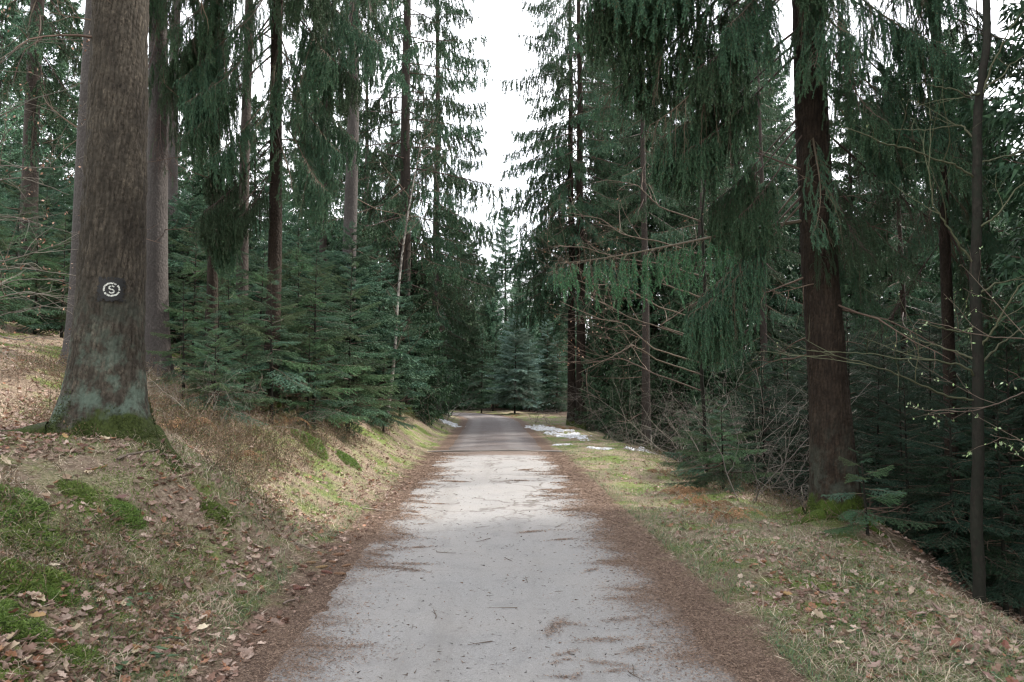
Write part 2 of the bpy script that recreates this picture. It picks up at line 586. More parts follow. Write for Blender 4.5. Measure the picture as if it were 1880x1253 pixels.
gx = axis_pts(-110, 110, -5.2, 5.2, 0.075, 1.04)
gy = axis_pts(-14, 190, 2.6, 10.5, 0.07, 1.024)
XX, YY = np.meshgrid(gx, gy)
UU = lateral(XX, YY)
ZZ = ground(XX, YY, UU)
ny, nx = XX.shape
mb = MB()
idx = np.arange(ny * nx).reshape(ny, nx)
quads = np.stack([idx[:-1, :-1], idx[:-1, 1:], idx[1:, 1:], idx[1:, :-1]], -1).reshape(-1, 4)
mb.add(np.stack([XX, YY, ZZ], -1).reshape(-1, 3), (1, 1, 1), None, quads)
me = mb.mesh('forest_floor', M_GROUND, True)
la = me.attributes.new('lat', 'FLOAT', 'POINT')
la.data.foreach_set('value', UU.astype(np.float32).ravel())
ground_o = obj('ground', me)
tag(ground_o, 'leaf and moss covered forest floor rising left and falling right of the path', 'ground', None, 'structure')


def path_strip(name, mat, s0, s1, half, lift):
    seg = np.vstack([[0, 0], np.cumsum(np.hypot(*(PL[1:] - PL[:-1]).T))[:, None].repeat(2, 1)])[:, 0]
    n = int((s1 - s0) / 0.12)
    ss = np.linspace(s0, s1, n)
    cx = np.interp(ss, seg, PL[:, 0]); cy = np.interp(ss, seg, PL[:, 1])
    tx = np.gradient(cx); ty = np.gradient(cy); L = np.hypot(tx, ty)
    nxv, nyv = ty / L, -tx / L
    k = 25
    lat = np.linspace(-1, 1, k)[None, :] * (half + 0.22 * vnoise(ss * 0.8, ss * 0 + 3.3, 21) + 0.16 * vnoise(ss * 3.1, ss * 0 + 9, 22) + .07 * vnoise(ss * 8, ss * 0 + 5, 23))[:, None]
    X = cx[:, None] + nxv[:, None] * lat; Y = cy[:, None] + nyv[:, None] * lat
    crown = 0.03 * (1 - (lat / half) ** 2)
    Z = lift + crown + 0.012 * fbm(X * 0.7, Y * 0.7, 31, 3) - 0.02 * sstep(half - .08, half + .05, np.abs(lat))
    m = MB()
    idx = np.arange(n * k).reshape(n, k)
    q = np.stack([idx[:-1, :-1], idx[:-1, 1:], idx[1:, 1:], idx[1:, :-1]], -1).reshape(-1, 4)
    m.add(np.stack([X, Y, Z], -1).reshape(-1, 3), (1, 1, 1), None, q)
    me = m.mesh(name, mat, True)
    a = me.attributes.new('lat', 'FLOAT', 'POINT')
    a.data.foreach_set('value', lat.astype(np.float32).ravel())
    return obj(name, me)


S_JOINT = 28.78            # arc length where the asphalt ends (about Y = 19.7)
p_o = path_strip('forest_path', M_ASPHALT, 0.0, S_JOINT, 1.40, 0.0)
tag(p_o, 'pale cracked asphalt path with brown needles drifted over its edges', 'path', None, 'structure')
t_o = path_strip('gravel_track', M_GRAVEL, S_JOINT + 0.03, 110, 1.28, 0.002)
tag(t_o, 'dark rutted gravel track beyond the asphalt, bending away to the left', 'track', None, 'structure')
mb = MB()
xs = np.linspace(-1.75, 1.7, 30)
jy = float(np.interp(S_JOINT, np.cumsum(np.hypot(*(PL[1:] - PL[:-1]).T)), PL[1:, 1]))
pts = np.stack([-0.42 + xs, jy + 0.05 * np.sin(xs * 2.3) + 0.03 * xs * 0, 0.033 - 0.011 * xs ** 2 + .006 * np.sin(xs * 5)], -1)
mb.tube(pts, 0.032, (0.21, 0.19, 0.17), 8)
bar = obj('water_bar', mb.mesh('water_bar', mat_vcol('weathered_concrete', 0.9, 0.1, 0, 0), True))
tag(bar, 'low pale drainage bar laid across the path where asphalt meets gravel', 'water bar')

# ------------------------------------------------------------------ foliage meshes
GREEN = np.array((0.038, 0.078, 0.043))
GREEN_L = np.array((0.080, 0.142, 0.070))
GREEN_B = np.array((0.052, 0.105, 0.070))
TWIGC = np.array((0.085, 0.060, 0.045))


def polyline(p, d, length, n, grav, rng, wob=0.15):
    pts = [np.array(p, float)]
    d = np.array(d, float); d /= np.linalg.norm(d)
    st = length / n
    for i in range(n):
        d = d + np.array((0, 0, -grav)) * (1.0 / n) + rng.normal(0, wob, 3) / n ** .5
        d /= np.linalg.norm(d)
        pts.append(pts[-1] + d * st)
    return np.array(pts)


def needles_on(mb, lines, spacing, nl, nw, base, tip, rng, flat=0.0, forward=0.7, brown=0.0):
    P = []; T = []; R = []
    for ln in lines:
        seg = ln[1:] - ln[:-1]; L = np.linalg.norm(seg, axis=1); tot = L.sum()
        n = max(2, int(tot / spacing))
        s = (np.arange(n) + rng.random(n)) / n * tot
        cum = np.concatenate([[0], np.cumsum(L)])
        k = np.clip(np.searchsorted(cum, s) - 1, 0, len(L) - 1)
        f = (s - cum[k]) / L[k]
        P.append(ln[k] + seg[k] * f[:, None]); T.append(seg[k] / L[k][:, None]); R.append(s / tot)
    if not P:
        return
    P = np.vstack(P); T = np.vstack(T); R = np.concatenate(R)
    n = len(P)
    r = rng.normal(0, 1, (n, 3))
    if flat:
        r[:, 2] *= (1 - flat); r[:, 2] += 0.25 * flat
    nr = unit(r - T * (r * T).sum(1, keepdims=True))
    d = unit(T * forward + nr * 0.8) * (nl * rng.uniform(0.7, 1.2, n))[:, None]
    w = unit(np.cross(d, rng.normal(0, 1, (n, 3)))) * nw * 0.5
    m = np.clip(R * 0.6 + rng.normal(0, 0.22, n), 0, 1)[:, None]
    c = base * (1 - m) + tip * m
    c = c * rng.uniform(0.7, 1.25, (n, 1))
    if brown:
        b = rng.random(n) < brown
        c[b] = np.array((0.11, 0.07, 0.04)) * rng.uniform(0.7, 1.3, (b.sum(), 1))
    mb.tris_at(P, d, w, c)


def weep_bough(seed, L=3.2, ns=44, hang=0.8, nl=0.024, nw=0.005, spacing=0.006, droop=0.30, bare=0.0, ter=0.08, grav=2.6, tl=1.0, tilt=0.0, start=0.14, c0=None, c1=None):
    """old spruce bough: an arching axis with curtains of hanging side shoots"""
    rng = np.random.default_rng(seed)
    mb = MB()
    s = np.linspace(0, 1, 22)
    axis = np.stack([L * s, L * 0.05 * np.sin(s * 4 + seed) * s, L * (0.04 * s - droop * s ** 1.6 + droop * 0.55 * s ** 4)], -1)
    axis = np.stack([axis[:, 0] * math.cos(tilt) + axis[:, 2] * math.sin(tilt), axis[:, 1], axis[:, 2] * math.cos(tilt) - axis[:, 0] * math.sin(tilt)], -1)
    mb.tube(axis, 0.0068 * L * (1 - s) ** 0.9 + 0.003, TWIGC, 5)
    lines = []
    for i in range(ns):
        t = start + (1 - start) * (i + rng.random()) / ns
        p = np.array([np.interp(t, s, axis[:, k]) for k in range(3)])
        side = 1 if i % 2 else -1
        l2 = hang * (0.35 + 0.65 * math.sin(math.pi * min(1, t * 0.9 + 0.12)) ** 0.7) * rng.uniform(0.35, 1.4)
        d = (0.55, side * rng.uniform(0.3, 1.0), rng.uniform(-0.35, 0.15))
        ln = polyline(p, d, l2, 8, grav, rng, 0.2)
        is_bare = rng.random() < bare + (0.55 if t < 0.32 else 0)
        mb.tube(ln, np.linspace(0.005, 0.0018, len(ln)), TWIGC * rng.uniform(.8, 1.3), 3, False)
        if not is_bare:
            lines.append(ln[2:])
        nt = int(l2 / ter)
        for j in range(nt):
            q = 0.1 + 0.85 * (j + rng.random()) / nt
            kk = q * (len(ln) - 1); k0 = int(kk)
            pp = ln[k0] + (ln[min(k0 + 1, len(ln) - 1)] - ln[k0]) * (kk - k0)
            tg = ln[min(k0 + 1, len(ln) - 1)] - ln[max(k0 - 1, 0)]
            tg = tg / (np.linalg.norm(tg) + 1e-6)
            dd = tg * 0.8 + rng.normal(0, 0.5, 3)
            l3 = rng.uniform(0.10, 0.30) * (0.6 + 0.5 * hang) * tl
            l = polyline(pp, dd, l3, 3, 2.2, rng, 0.15)
            if is_bare:
                mb.tube(l, 0.0016, TWIGC * rng.uniform(.8, 1.4), 3, False)
            elif rng.random() > bare * 0.5:
                lines.append(l)
    needles_on(mb, lines, spacing, nl, nw, GREEN if c0 is None else c0, GREEN_L if c1 is None else c1, rng, 0.0, 0.9, 0.03)
    return mb.mesh('weeping_bough', M_NEEDLE)


def flat_bough(seed, L=1.2, ns=16, nl=0.022, nw=0.005, spacing=0.007, rise=0.12, c0=GREEN_B, c1=GREEN_L):
    """young spruce bough: a flat spray of side shoots, rising a little"""
    rng = np.random.default_rng(seed)
    mb = MB()
    s = np.linspace(0, 1, 12)
    axis = np.stack([L * s, L * 0.04 * np.sin(s * 5 + seed) * s, L * (rise * s - 0.16 * s ** 2 + 0.1 * s ** 3)], -1)
    mb.tube(axis, 0.010 * L * (1 - s) + 0.002, TWIGC, 4)
    lines = [axis[2:]]
    for i in range(ns):
        t = 0.12 + 0.86 * (i + 0.5 * rng.random()) / ns
        p = np.array([np.interp(t, s, axis[:, k]) for k in range(3)])
        side = 1 if i % 2 else -1
        l2 = L * 0.46 * (1.08 - t) ** 0.75 * rng.uniform(0.75, 1.2)
        d = (0.9, side * rng.uniform(0.7, 1.0), rng.uniform(-0.1, 0.16))
        ln = polyline(p, d, l2, 5, 0.45, rng, 0.1)
        mb.tube(ln, np.linspace(0.004, 0.0015, len(ln)), TWIGC, 3, False)
        lines.append(ln)
        nt = int(l2 / 0.075)
        for j in range(nt):
            q = 0.15 + 0.75 * (j + rng.random() * 0.6) / max(nt, 1)
            kk = q * (len(ln) - 1); k0 = int(kk)
            pp = ln[k0] + (ln[k0 + 1] - ln[k0]) * (kk - k0)
            tg = unit(ln[k0 + 1] - ln[k0])
            sd = 1 if j % 2 else -1
            lat = np.array((-tg[1], tg[0], 0)) * sd
            lines.append(polyline(pp, tg * 0.9 + lat * 0.8 + np.array((0, 0, rng.uniform(-.15, .1))), l2 * 0.34 * (1.1 - q) * rng.uniform(.7, 1.3) + 0.03, 3, 0.2, rng, 0.06))
    needles_on(mb, lines, spacing, nl, nw, c0, c1, rng, 0.55, 0.75)
    return mb.mesh('flat_bough', M_NEEDLE)


def far_crown(seed, h=22.0, r=3.2, z0=5.0, nb=105, per=430, el=0.16, ew=0.05, tone=1.0, skew=0.0):
    """a whole crown of boughs for a tree far enough away that single shoots do not show"""
    rng = np.random.default_rng(seed)
    mb = MB()
    for i in range(nb):
        f = (i + rng.random()) / nb
        z = z0 + (h - z0) * f ** 0.9
        L = r * ((1 - f) ** 0.75) * rng.uniform(0.7, 1.12) * (1 if f > 0.12 else 0.75) + 0.25
        az = i * 2.399 + rng.normal(0, 0.35)
        tilt = (0.55 - 0.85 * f) + rng.normal(0, .08)
        n = int(per * (0.25 + 0.75 * L / r))
        s = rng.random(n) ** 0.75
        lat = rng.normal(0, 0.22, n) * L * (0.25 + s) * (1.15 - s)
        hang = rng.exponential(0.22, n) * (0.5 + 0.5 * L / r)
        x = s * L; zz = -np.tan(tilt) * x * 0.8 + 0.28 * L * s ** 4 - hang
        p = np.stack([x * math.cos(az) - lat * math.sin(az), x * math.sin(az) + lat * math.cos(az), z + zz], -1)
        d = np.stack([np.full(n, math.cos(az)) * .5, np.full(n, math.sin(az)) * .5, -rng.uniform(0.2, 1.2, n)], -1) + rng.normal(0, .45, (n, 3))
        d = unit(d) * (el * rng.uniform(.6, 1.3, n))[:, None]
        w = unit(np.cross(d, rng.normal(0, 1, (n, 3)))) * (ew * rng.uniform(.6, 1.3, n))[:, None] * 0.5
        m = rng.random((n, 1)) ** 2
        c = (GREEN * (1 - m) + GREEN_L * m) * rng.uniform(.7, 1.2, (n, 1)) * tone * rng.uniform(0.85, 1.15)
        mb.tris_at(p, d, w, c)
        ax = np.linspace(0, 1, 5)
        axp = np.stack([ax * L * math.cos(az), ax * L * math.sin(az), z - np.tan(tilt) * ax * L * .8 + 0.28 * L * ax ** 4], -1)
        mb.tube(axp, np.linspace(0.035, 0.006, 5), TWIGC * .9, 3, False)
    return mb.mesh('crown', M_NEEDLE)


def trunk_r(seed, h, r0, flare, TH, Zg, power=0.85):
    r = r0 * np.clip(1 - np.maximum(Zg, 0) / h, 0.02, 1) ** power
    lob = 0.75 + 0.45 * np.cos(TH * 3 + seed) + 0.25 * np.cos(TH * 5 + seed * 2.3)
    lob = 0.35 + 0.65 * np.clip(lob, 0, 2)
    r = r + r0 * flare * np.exp(-np.maximum(Zg + 0.05, -0.25) / 0.30) * lob * 0.75 + r0 * 0.25 * np.exp(-np.maximum(Zg, 0) / 1.1)
    return r * (1 + 0.05 * vnoise(np.cos(TH) * 1.3 + seed, Zg * 0.9 + np.sin(TH) * 1.3, seed))


def trunk_mesh(seed, h, r0, mat, flare=0.5, sides=16, nz=40, lean=(0, 0), bark=0.0, z_sink=0.5, zmax=None, wig=0.02, power=0.85):
    rng = np.random.default_rng(seed)
    top = zmax or h
    tz = np.linspace(0, 1, nz) ** (1.35 if not bark else 1.0)
    z = -z_sink + tz * (top + z_sink)
    th = np.arange(sides) * 2 * math.pi / sides
    TH, Zg = np.meshgrid(th, z)
    r = trunk_r(seed, h, r0, flare, TH, Zg, power)
    if bark:
        a = TH / (2 * math.pi) * 2 * math.pi * r0
        k = 2 * math.pi * r0
        f1, f2 = worley(a / k * round(k / 0.042), Zg / 0.066 + 0.6 * vnoise(a * 9, Zg * 9, 3), seed)
        # the cell pattern closes on itself round the trunk
        sc = np.clip((f2 - f1) * 2.2, 0, 1)
        low = fbm(a * 12, Zg * 7, seed + 3, 3)
        r = r + bark * (sc * 0.9 + low * 0.9)
        cell = worley(a / k * round(k / 0.05), Zg / 0.075 + 0.5 * vnoise(a * 6, Zg * 6, 8), seed + 2)[0]
        bc = (0.62 + 0.75 * np.clip(sc, 0, 1) * (0.6 + 0.8 * hash2(np.floor(a * 26), np.floor(Zg * 15 + np.floor(a * 26) * .37), 4)))[..., None] * np.array((1.0, 0.97, 0.93))
    cx = lean[0] * Zg / h + wig * np.sin(Zg * 0.7 + seed) * np.clip(Zg / 3, 0, 1)
    cy = lean[1] * Zg / h + wig * np.cos(Zg * 0.6 + seed * 2) * np.clip(Zg / 3, 0, 1)
    v = np.stack([cx + r * np.cos(TH), cy + r * np.sin(TH), Zg], -1).reshape(-1, 3)
    idx = np.arange(nz * sides).reshape(nz, sides)
    nx_ = np.roll(idx, -1, 1)
    q = np.stack([idx[:-1], nx_[:-1], nx_[1:], idx[1:]], -1).reshape(-1, 4)
    mb = MB()
    mb.add(v, bc.reshape(-1, 3) if bark else (1, 1, 1), None, q)
    mb.tcx = cx[:, 0]; mb.tz = z
    me = mb.mesh('trunk', mat, True)
    return me, (z, cx[:, 0], cy[:, 0])


TC = (0.0, 0.35, 0.7, 1.05)           # boughs are grown at four slopes so that their curtains hang plumb
WEEP = {t: [weep_bough(10 + i + 7 * k, 3.2, 30 + 6 * (i % 3), 0.95 + 0.2 * (i % 3), 0.032, 0.0105, 0.0044, 0.20 + 0.05 * (i % 3), 0.08 + 0.08 * (i % 2), 0.05, 4.2, 0.75, t) for i in range(3)] for k, t in enumerate(TC)}
WEEP_T = {t: [weep_bough(210 + i + 5 * k, 3.0, 44 + 8 * i, 1.25 + .2 * i, 0.032, 0.011, 0.0042, 0.22, 0.04, 0.045, 5.0, 0.8, t, .42 + .12 * i) for i in range(2)] for k, t in enumerate(TC)}
SUN_TINTED = {t: [weep_bough(240, 3.2, 46, 0.62, 0.03, 0.010, 0.0046, 0.10, 0.02, 0.05, 4.0, 0.9, t, .3, np.array((.046, .098, .045)), np.array((.088, .165, .07)))] for t in TC[:1]}  # one bough in brighter green, sunlight put into its needle colour
WEEP_BARE = {t: [weep_bough(50 + k, 3.0, 44, 0.9, 0.03, 0.009, 0.006, 0.25, 0.75, 0.07, 3.5, 0.8, t)] for k, t in enumerate(TC)}
WEEP_MID = {t: [weep_bough(60 + i + 5 * k, 3.4, 36, 0.7 + 0.12 * (i % 3), 0.075, 0.03, 0.011, 0.18 + 0.05 * (i % 3), 0.06, 0.13, 3.0, 1.0, t) for i in range(3)] for k, t in enumerate(TC)}


def tclass(lib, ti, R):
    k = min(lib, key=lambda q: abs(q - ti))
    return R.choice(lib[k]), ti - k


FLAT = [flat_bough(80 + i, 1.2, 18 + 3 * (i % 3), 0.028, 0.0105, 0.0046, 0.04 + 0.09 * (i % 3), [GREEN_B, GREEN * 1.1, np.array((.07, .125, .06))][i % 3], [GREEN_L, GREEN_L * 1.15, np.array((.12, .18, .085))][i % 3]) for i in range(6)]
FLAT_SHADED = [flat_bough(190 + i, 1.2, 20, 0.028, 0.0105, 0.0046, 0.04 + 0.08 * i, np.array((.018, .040, .024)), np.array((.034, .068, .038))) for i in range(3)]  # needles darkened, the right thicket's shade put into their colour
FLAT_BLUE_LIT = [flat_bough(97 + i, 1.2, 18, 0.055, 0.024, 0.011, 0.12, np.array((0.11, 0.18, 0.145)), np.array((0.16, 0.235, 0.185))) for i in range(2)]  # bluish needles, lightened to put the light at the bend into their colour
FLAT_MID = [flat_bough(90 + i, 1.2, 18, 0.055, 0.024, 0.011, 0.12) for i in range(4)]
CROWN = [far_crown(100 + i, 22.0, 2.9 + 0.3 * (i % 3), 3.0 + 1.6 * (i % 3), 105, 520, 0.2, 0.065) for i in range(5)]
CROWN_Y = [far_crown(120 + i, 7.0, 1.7, 0.2, 80, 420, 0.15, 0.055) for i in range(3)]

# ------------------------------------------------------------------ trees
DEAD = []
for i in range(4):
    _r = np.random.default_rng(300 + i)
    _m = MB()
    _l = polyline((0, 0, 0), (1, 0, -0.15 + .1 * i), 0.55 + 0.25 * i, 6, 0.5, _r, 0.25)
    _m.tube(_l, np.linspace(0.011, 0.002, len(_l)), TWIGC * 1.5, 4)
    for j in range(4):
        _k = _l[2 + j % 4]
        _s = polyline(_k, (0.6, (-1) ** j * 0.8, _r.uniform(-.6, .2)), _r.uniform(.15, .4), 4, 0.6, _r, .2)
        _m.tube(_s, np.linspace(0.004, 0.001, len(_s)), TWIGC * 1.7, 3)
    DEAD.append(_m.mesh('dead_branch', M_TWIG, True))

TSEED = [0]


def axis_at(ax, z):
    return float(np.interp(z, ax[0], ax[1])), float(np.interp(z, ax[0], ax[2]))


def spruce(px, Y, r, h, label, group=None, mat=None, z0=5.0, n=60, L=3.0, tilt=(0.55, -0.2), lib=None, base=None, lean=(0, 0),
           dead=0, dead_z=(1.0, 5.0), extra=(), az_skip=None, bark=0.0, sides=14, nz=36, name='spruce_tree', x=None, droop_only=False, bare=0.0, vis=None, low_len=0.75, shape=0.72, flare=0.5):
    TSEED[0] += 1
    sd = TSEED[0]
    R = random.Random(1000 + sd)
    X = at(px, 700, Y)[0] if x is None else x
    zb = gz(X, Y) - 0.04 if base is None else base
    t = thing(name, label, 'tree', (X, Y, zb), 0, group)
    me, ax = trunk_mesh(sd, h, r, mat or M_BARK, flare, sides, nz, lean, bark)
    tr = obj('trunk', me, t)
    lib = lib or WEEP_MID
    l0 = 3.2 if lib is WEEP or lib is WEEP_BARE else 3.4 if lib is WEEP_MID else 1.2
    for i in range(n):
        f = (i + R.random()) / n
        z = z0 + (h - 0.3 - z0) * f ** 1.05
        az = i * 2.399 + R.uniform(-.4, .4)
        if az_skip and math.cos(az - az_skip[0]) > az_skip[1] and z < az_skip[2]:
            continue
        ln = L * (1 - f) ** shape * R.uniform(.75, 1.15)
        if f < .1:
            ln *= low_len
        ln = max(ln, 0.35)
        ti = tilt[0] + (tilt[1] - tilt[0]) * f + R.uniform(-.1, .1)
        isb = R.random() < bare * (1 - f * 2)
        b, ti = tclass(WEEP_BARE if isb else lib, ti, R)
        lb = 3.0 if isb else l0
        cx, cy = axis_at(ax, z)
        obj('bough', b, t, (cx, cy, z), (R.uniform(-.15, .15), ti, az), (ln / lb, ln / lb * R.uniform(.85, 1.15), ln / lb * R.uniform(.9, 1.1)))
    for (z, az, ln, ti, kind) in extra:
        b, ti = tclass({'w': WEEP, 'b': WEEP_BARE, 'm': WEEP_MID, 't': WEEP_T, 'f': SUN_TINTED}[kind], ti, R)
        lb = {'w': 3.2, 'b': 3.0, 'm': 3.4, 't': 3.0, 'f': 3.2}[kind]
        cx, cy = axis_at(ax, z)
        obj('bough', b, t, (cx, cy, z), (R.uniform(-.1, .1), ti, az), ln / lb)
    for i in range(dead):
        z = R.uniform(*dead_z); az = R.uniform(0, 6.28)
        cx, cy = axis_at(ax, z)
        q = r * (1 - z / h) * 0.85
        obj('dead_branch', R.choice(DEAD), t, (cx + q * math.cos(az), cy + q * math.sin(az), z), (R.uniform(-3, 3), R.uniform(-.3, .5), az), R.uniform(.6, 1.5))
    return t, tr, ax


D = math.radians
# --- the big spruce with the trail mark, left of the path
_zb = float(TREE_L[2]) - 0.03
TL, TL_trunk, TL_ax = spruce(195, 7.0, 0.265, 27.0, 'thick mossy spruce on the left bank with a white ring trail mark painted on it', None, M_BARK_BIG, 8.0, 42, 2.7, (0.6, -0.2),
                             WEEP, _zb, (0.25, 0.0), 10, (3.4, 6.5), bark=0.012, sides=150, nz=440, flare=0.95,
                             extra=[(3.95, D(-86), .85, 1.25, 'w'), (4.25, D(-100), .9, 1.25, 'b'), (4.3, D(-60), .95, 1.3, 'b'), (4.6, D(-45), .9, 1.25, 'b'), (6.3, D(-60), 1.6, 1.15, 'b'), (6.0, D(-95), 1.3, 1.25, 'b'), (5.9, D(-75), 1.2, 1.2, 'w'), (5.6, D(-40), 1.1, 1.2, 'b')])
# --- the big dark spruce on the right edge
_zb = float(TREE_R[2]) - 0.05
_ex = [(3.75, D(180), 3.35, .16, 'f')]
for (z, az, ln, ti) in [(7.9, 180, 3.1, .42), (8.7, 186, 3.2, .45), (7.2, 172, 2.7, .5), (6.3, 180, 2.4, .6), (6.0, 192, 2.3, .65), (5.2, 178, 1.75, .7), (5.0, 200, 1.7, .8), (4.2, 184, 2.25, .72), (4.35, 181, 2.15, .76), (4.1, 188, 2.3, .7), (6.15, 184, 2.35, .62), (8.0, 184, 3.0, .42), (8.2, 176, 3.2, .45), (5.1, 182, 1.8, .72), (9.4, 176, 3.4, .5), (8.4, 205, 2.9, .6), (9.0, 220, 2.7, .7),
                        (8.9, 165, 3.0, .45), (7.6, 215, 2.3, .8), (8.2, 320, 2.4, .7), (7.0, 335, 2.2, .7), (6.2, 350, 2.0, .75), (8.8, 350, 2.6, .6), (5.6, 320, 1.6, .9), (7.8, 240, 2.0, .9), (8.8, 270, 2.2, .9), (6.9, 200, 2.2, .65), (10, 190, 3.4, .55), (10.2, 230, 3.0, .7), (9.8, 300, 2.6, .8)]:
    _ex.append((z, D(az), ln, ti, 't'))
for (z, az, ln, ti) in [(7.6, 178, 4.0, .62), (7.0, 200, 3.7, .72),
                        (9.0, 170, 4.0, .62),
                        (6.8, 250, 2.6, .8), (6.3, 290, 2.4, .85), (5.0, 240, 2.3, .95), (7.5, 270, 2.9, .85), (4.5, 295, 1.9, .9), (7.1, 320, 2.7, .7),
                        (5.6, 335, 2.5, .6), (5.0, 0, 2.4, .65), (4.4, 340, 2.0, .8), (6.6, 10, 2.8, .55), (7.8, 345, 3.0, .6), (4.1, 255, 1.4, 1.1), (3.9, 20, 1.9, .8)]:
    _ex.append((z, D(az), ln * .86, ti, 'w' if (int(z * 10) % 5) or 230 < az < 345 else 'b'))
TR, TR_trunk, TR_ax = spruce(1528, 9.6, 0.235, 25.0, 'huge dark spruce right of the path with long drooping boughs over the verge', None, M_BARK_DARK, 8.4, 50, 3.7, (0.6, -0.2),
                             WEEP, _zb, (-0.75, 0.0), 12, (2.0, 5.5), bark=0.009, sides=110, nz=300, extra=_ex, bare=0.35)
# --- trunks of the left wood, one by one
spruce(150, 12.6, 0.24, 25, 'spruce trunk half hidden behind the trail mark spruce, with mossy roots', None, M_BARK_GREY, 9, 40, 2.9, dead=10, dead_z=(2, 9), lean=(0.2, 0))
spruce(288, 14.0, 0.21, 25, 'grey sunlit spruce trunk just right of the trail mark spruce', None, M_BARK_GREY, 10, 36, 2.8, lean=(-0.7, 0), dead=12, dead_z=(2, 10),
       extra=[(z, D(az), ln, ti, kd) for (z, az, ln, ti, kd) in [(6.6, 290, 2.2, .9, 'w'), (7.2, 330, 2.3, .8, 'w'), (6.0, 350, 2.0, .9, 'w'), (7.6, 250, 2.0, .9, 'w'), (5.2, 320, 1.8, 1.0, 'b'), (8.0, 5, 2.5, .7, 'w'), (6.9, 20, 2.2, .8, 'w'), (5.6, 340, 1.6, 1.0, 'w'), (7.9, 300, 2.0, .9, 'b')]])
spruce(305, 24.0, 0.20, 26, 'pale slim spruce trunk behind the grey trunk right of the trail mark spruce', None, M_BARK_GREY, 11, 34, 2.6, dead=8, dead_z=(4, 11))
_h = []
for (z, az, ln, ti) in [(10.2, 250, 3.0, .95), (9.6, 200, 2.6, .8), (9.0, 300, 2.7, .95), (8.6, 225, 2.8, 1.0), (8.0, 270, 2.4, 1.05), (10.4, 320, 2.8, .8), (10.2, 180, 2.8, .75), (7.6, 200, 2.4, 1.0), (7.0, 245, 2.4, 1.1), (9.0, 340, 2.3, .85), (6.6, 190, 2.3, .95),
                        (7.7, 330, 2.4, .95), (6.4, 215, 2.3, 1.0), (6.2, 275, 2.0, 1.15), (6.8, 310, 2.2, 1.05), (5.7, 235, 1.9, 1.15), (5.5, 190, 1.8, 1.05), (8.4, 190, 2.6, .85), (7.2, 170, 2.4, .9), (7.9, 0, 2.2, .9), (6.0, 350, 1.9, 1.05), (4.8, 235, 1.9, .95), (4.3, 205, 1.7, 1.0), (4.9, 195, 2.0, .8), (5.1, 300, 1.9, .95), (5.3, 330, 2.0, .9), (4.4, 260, 1.5, 1.2), (4.0, 200, 1.5, 1.1), (5.6, 0, 1.9, .9), (8.8, 205, 2.6, .7), (8.2, 355, 2.6, .7), (7.4, 345, 2.4, .75), (6.9, 210, 2.2, .8), (9.3, 0, 2.8, .65), (9.2, 280, 2.5, .8), (6.5, 5, 2.2, .8), (8.0, 185, 2.6, .7)]:
    ti = min(ti, .82)
    _h.append((z, D(az), ln, ti, 't' if len(_h) % 5 < 3 else 'w'))
spruce(498, 13.2, 0.13, 23, 'slender spruce hung with dark curtains of needles left of the bare tall trunk', None, M_BARK_DARK, 9.5, 48, 2.8, (0.8, -0.1), WEEP, dead=8, dead_z=(3.5, 8), extra=_h, bare=0.3)
_h2 = [(z, D(az), ln, min(ti, .82), ('w', 't', 'w', 'b')[i % 4]) for i, (z, az, ln, ti) in enumerate([(9.4, 255, 2.2, .9), (8.6, 215, 2.1, .9), (8.2, 290, 2.1, .95), (7.4, 240, 1.8, 1.0), (6.9, 280, 1.7, 1.05), (9.9, 320, 2.4, .8), (6.4, 230, 1.6, 1.1), (7.9, 200, 1.9, .9), (6.6, 320, 1.7, 1.0), (5.8, 265, 1.4, 1.15)])]
spruce(385, 13.6, 0.10, 20, 'thin spruce with brown hanging twigs between the grey trunk and the dark curtained spruce', None, M_BARK_DARK, 8.5, 40, 2.2, (0.8, 0), WEEP, extra=_h2, bare=0.4, dead=10, dead_z=(3, 8))
spruce(441, 17.5, 0.145, 22, 'short visible spruce trunk standing behind the young firs under the dark curtain', None, M_BARK, 9, 34, 2.6, bare=.2, dead=6)
spruce(637, 21.0, 0.215, 29, 'tall bare grey trunk rising clear above the young spruces left of the path', None, M_BARK_GREY, 11.5, 50, 3.3, (0.8, -0.1), WEEP_MID, dead=7, dead_z=(4, 12), lean=(0.2, 0),
       extra=[(11.8, D(270), 2.6, 1.0, 'm'), (11.4, D(310), 2.4, .95, 'm'), (11.6, D(0), 2.5, .9, 'm'), (11.2, D(230), 2.3, 1.0, 'm')])
spruce(741, 27.0, 0.24, 28, 'tall full spruce whose right boughs edge the gap of sky above the path', None, M_BARK, 4.5, 175, 4.2, (0.35, -0.35), WEEP_MID, dead=10, bare=.1)
spruce(800, 35.0, 0.22, 27, 'spruce further back on the right of the tall full spruce beside the sky gap', None, M_BARK, 3.0, 150, 3.5, (0.35, -0.3), WEEP_MID)
spruce(668, 40.0, 0.2, 24, 'spruce seen between the bare grey trunk and the tall full spruce', None, M_BARK, 6, 80, 2.8, (0.4, -0.3), WEEP_MID)
spruce(41, 18.0, 0.20, 25, 'brown spruce trunk with hanging sprays at the far left edge', None, M_BARK, 7.5, 60, 2.7, (0.75, -0.1), WEEP_MID, dead=14, dead_z=(2, 9),
       extra=[(z, D(az), ln, ti, 'm') for (z, az, ln, ti) in [(7.2, 280, 2.4, .85), (6.6, 330, 2.3, .85), (6.0, 20, 2.0, .9), (7.4, 230, 2.2, .85), (5.4, 300, 1.8, 1.0), (6.8, 0, 2.4, .8), (7.8, 310, 2.6, .7)]])
spruce(590, 26.0, 0.15, 24, 'slim spruce behind the dark curtain and left of the bare grey trunk', None, M_BARK, 8, 60, 2.4, (0.6, -0.2), WEEP_MID)
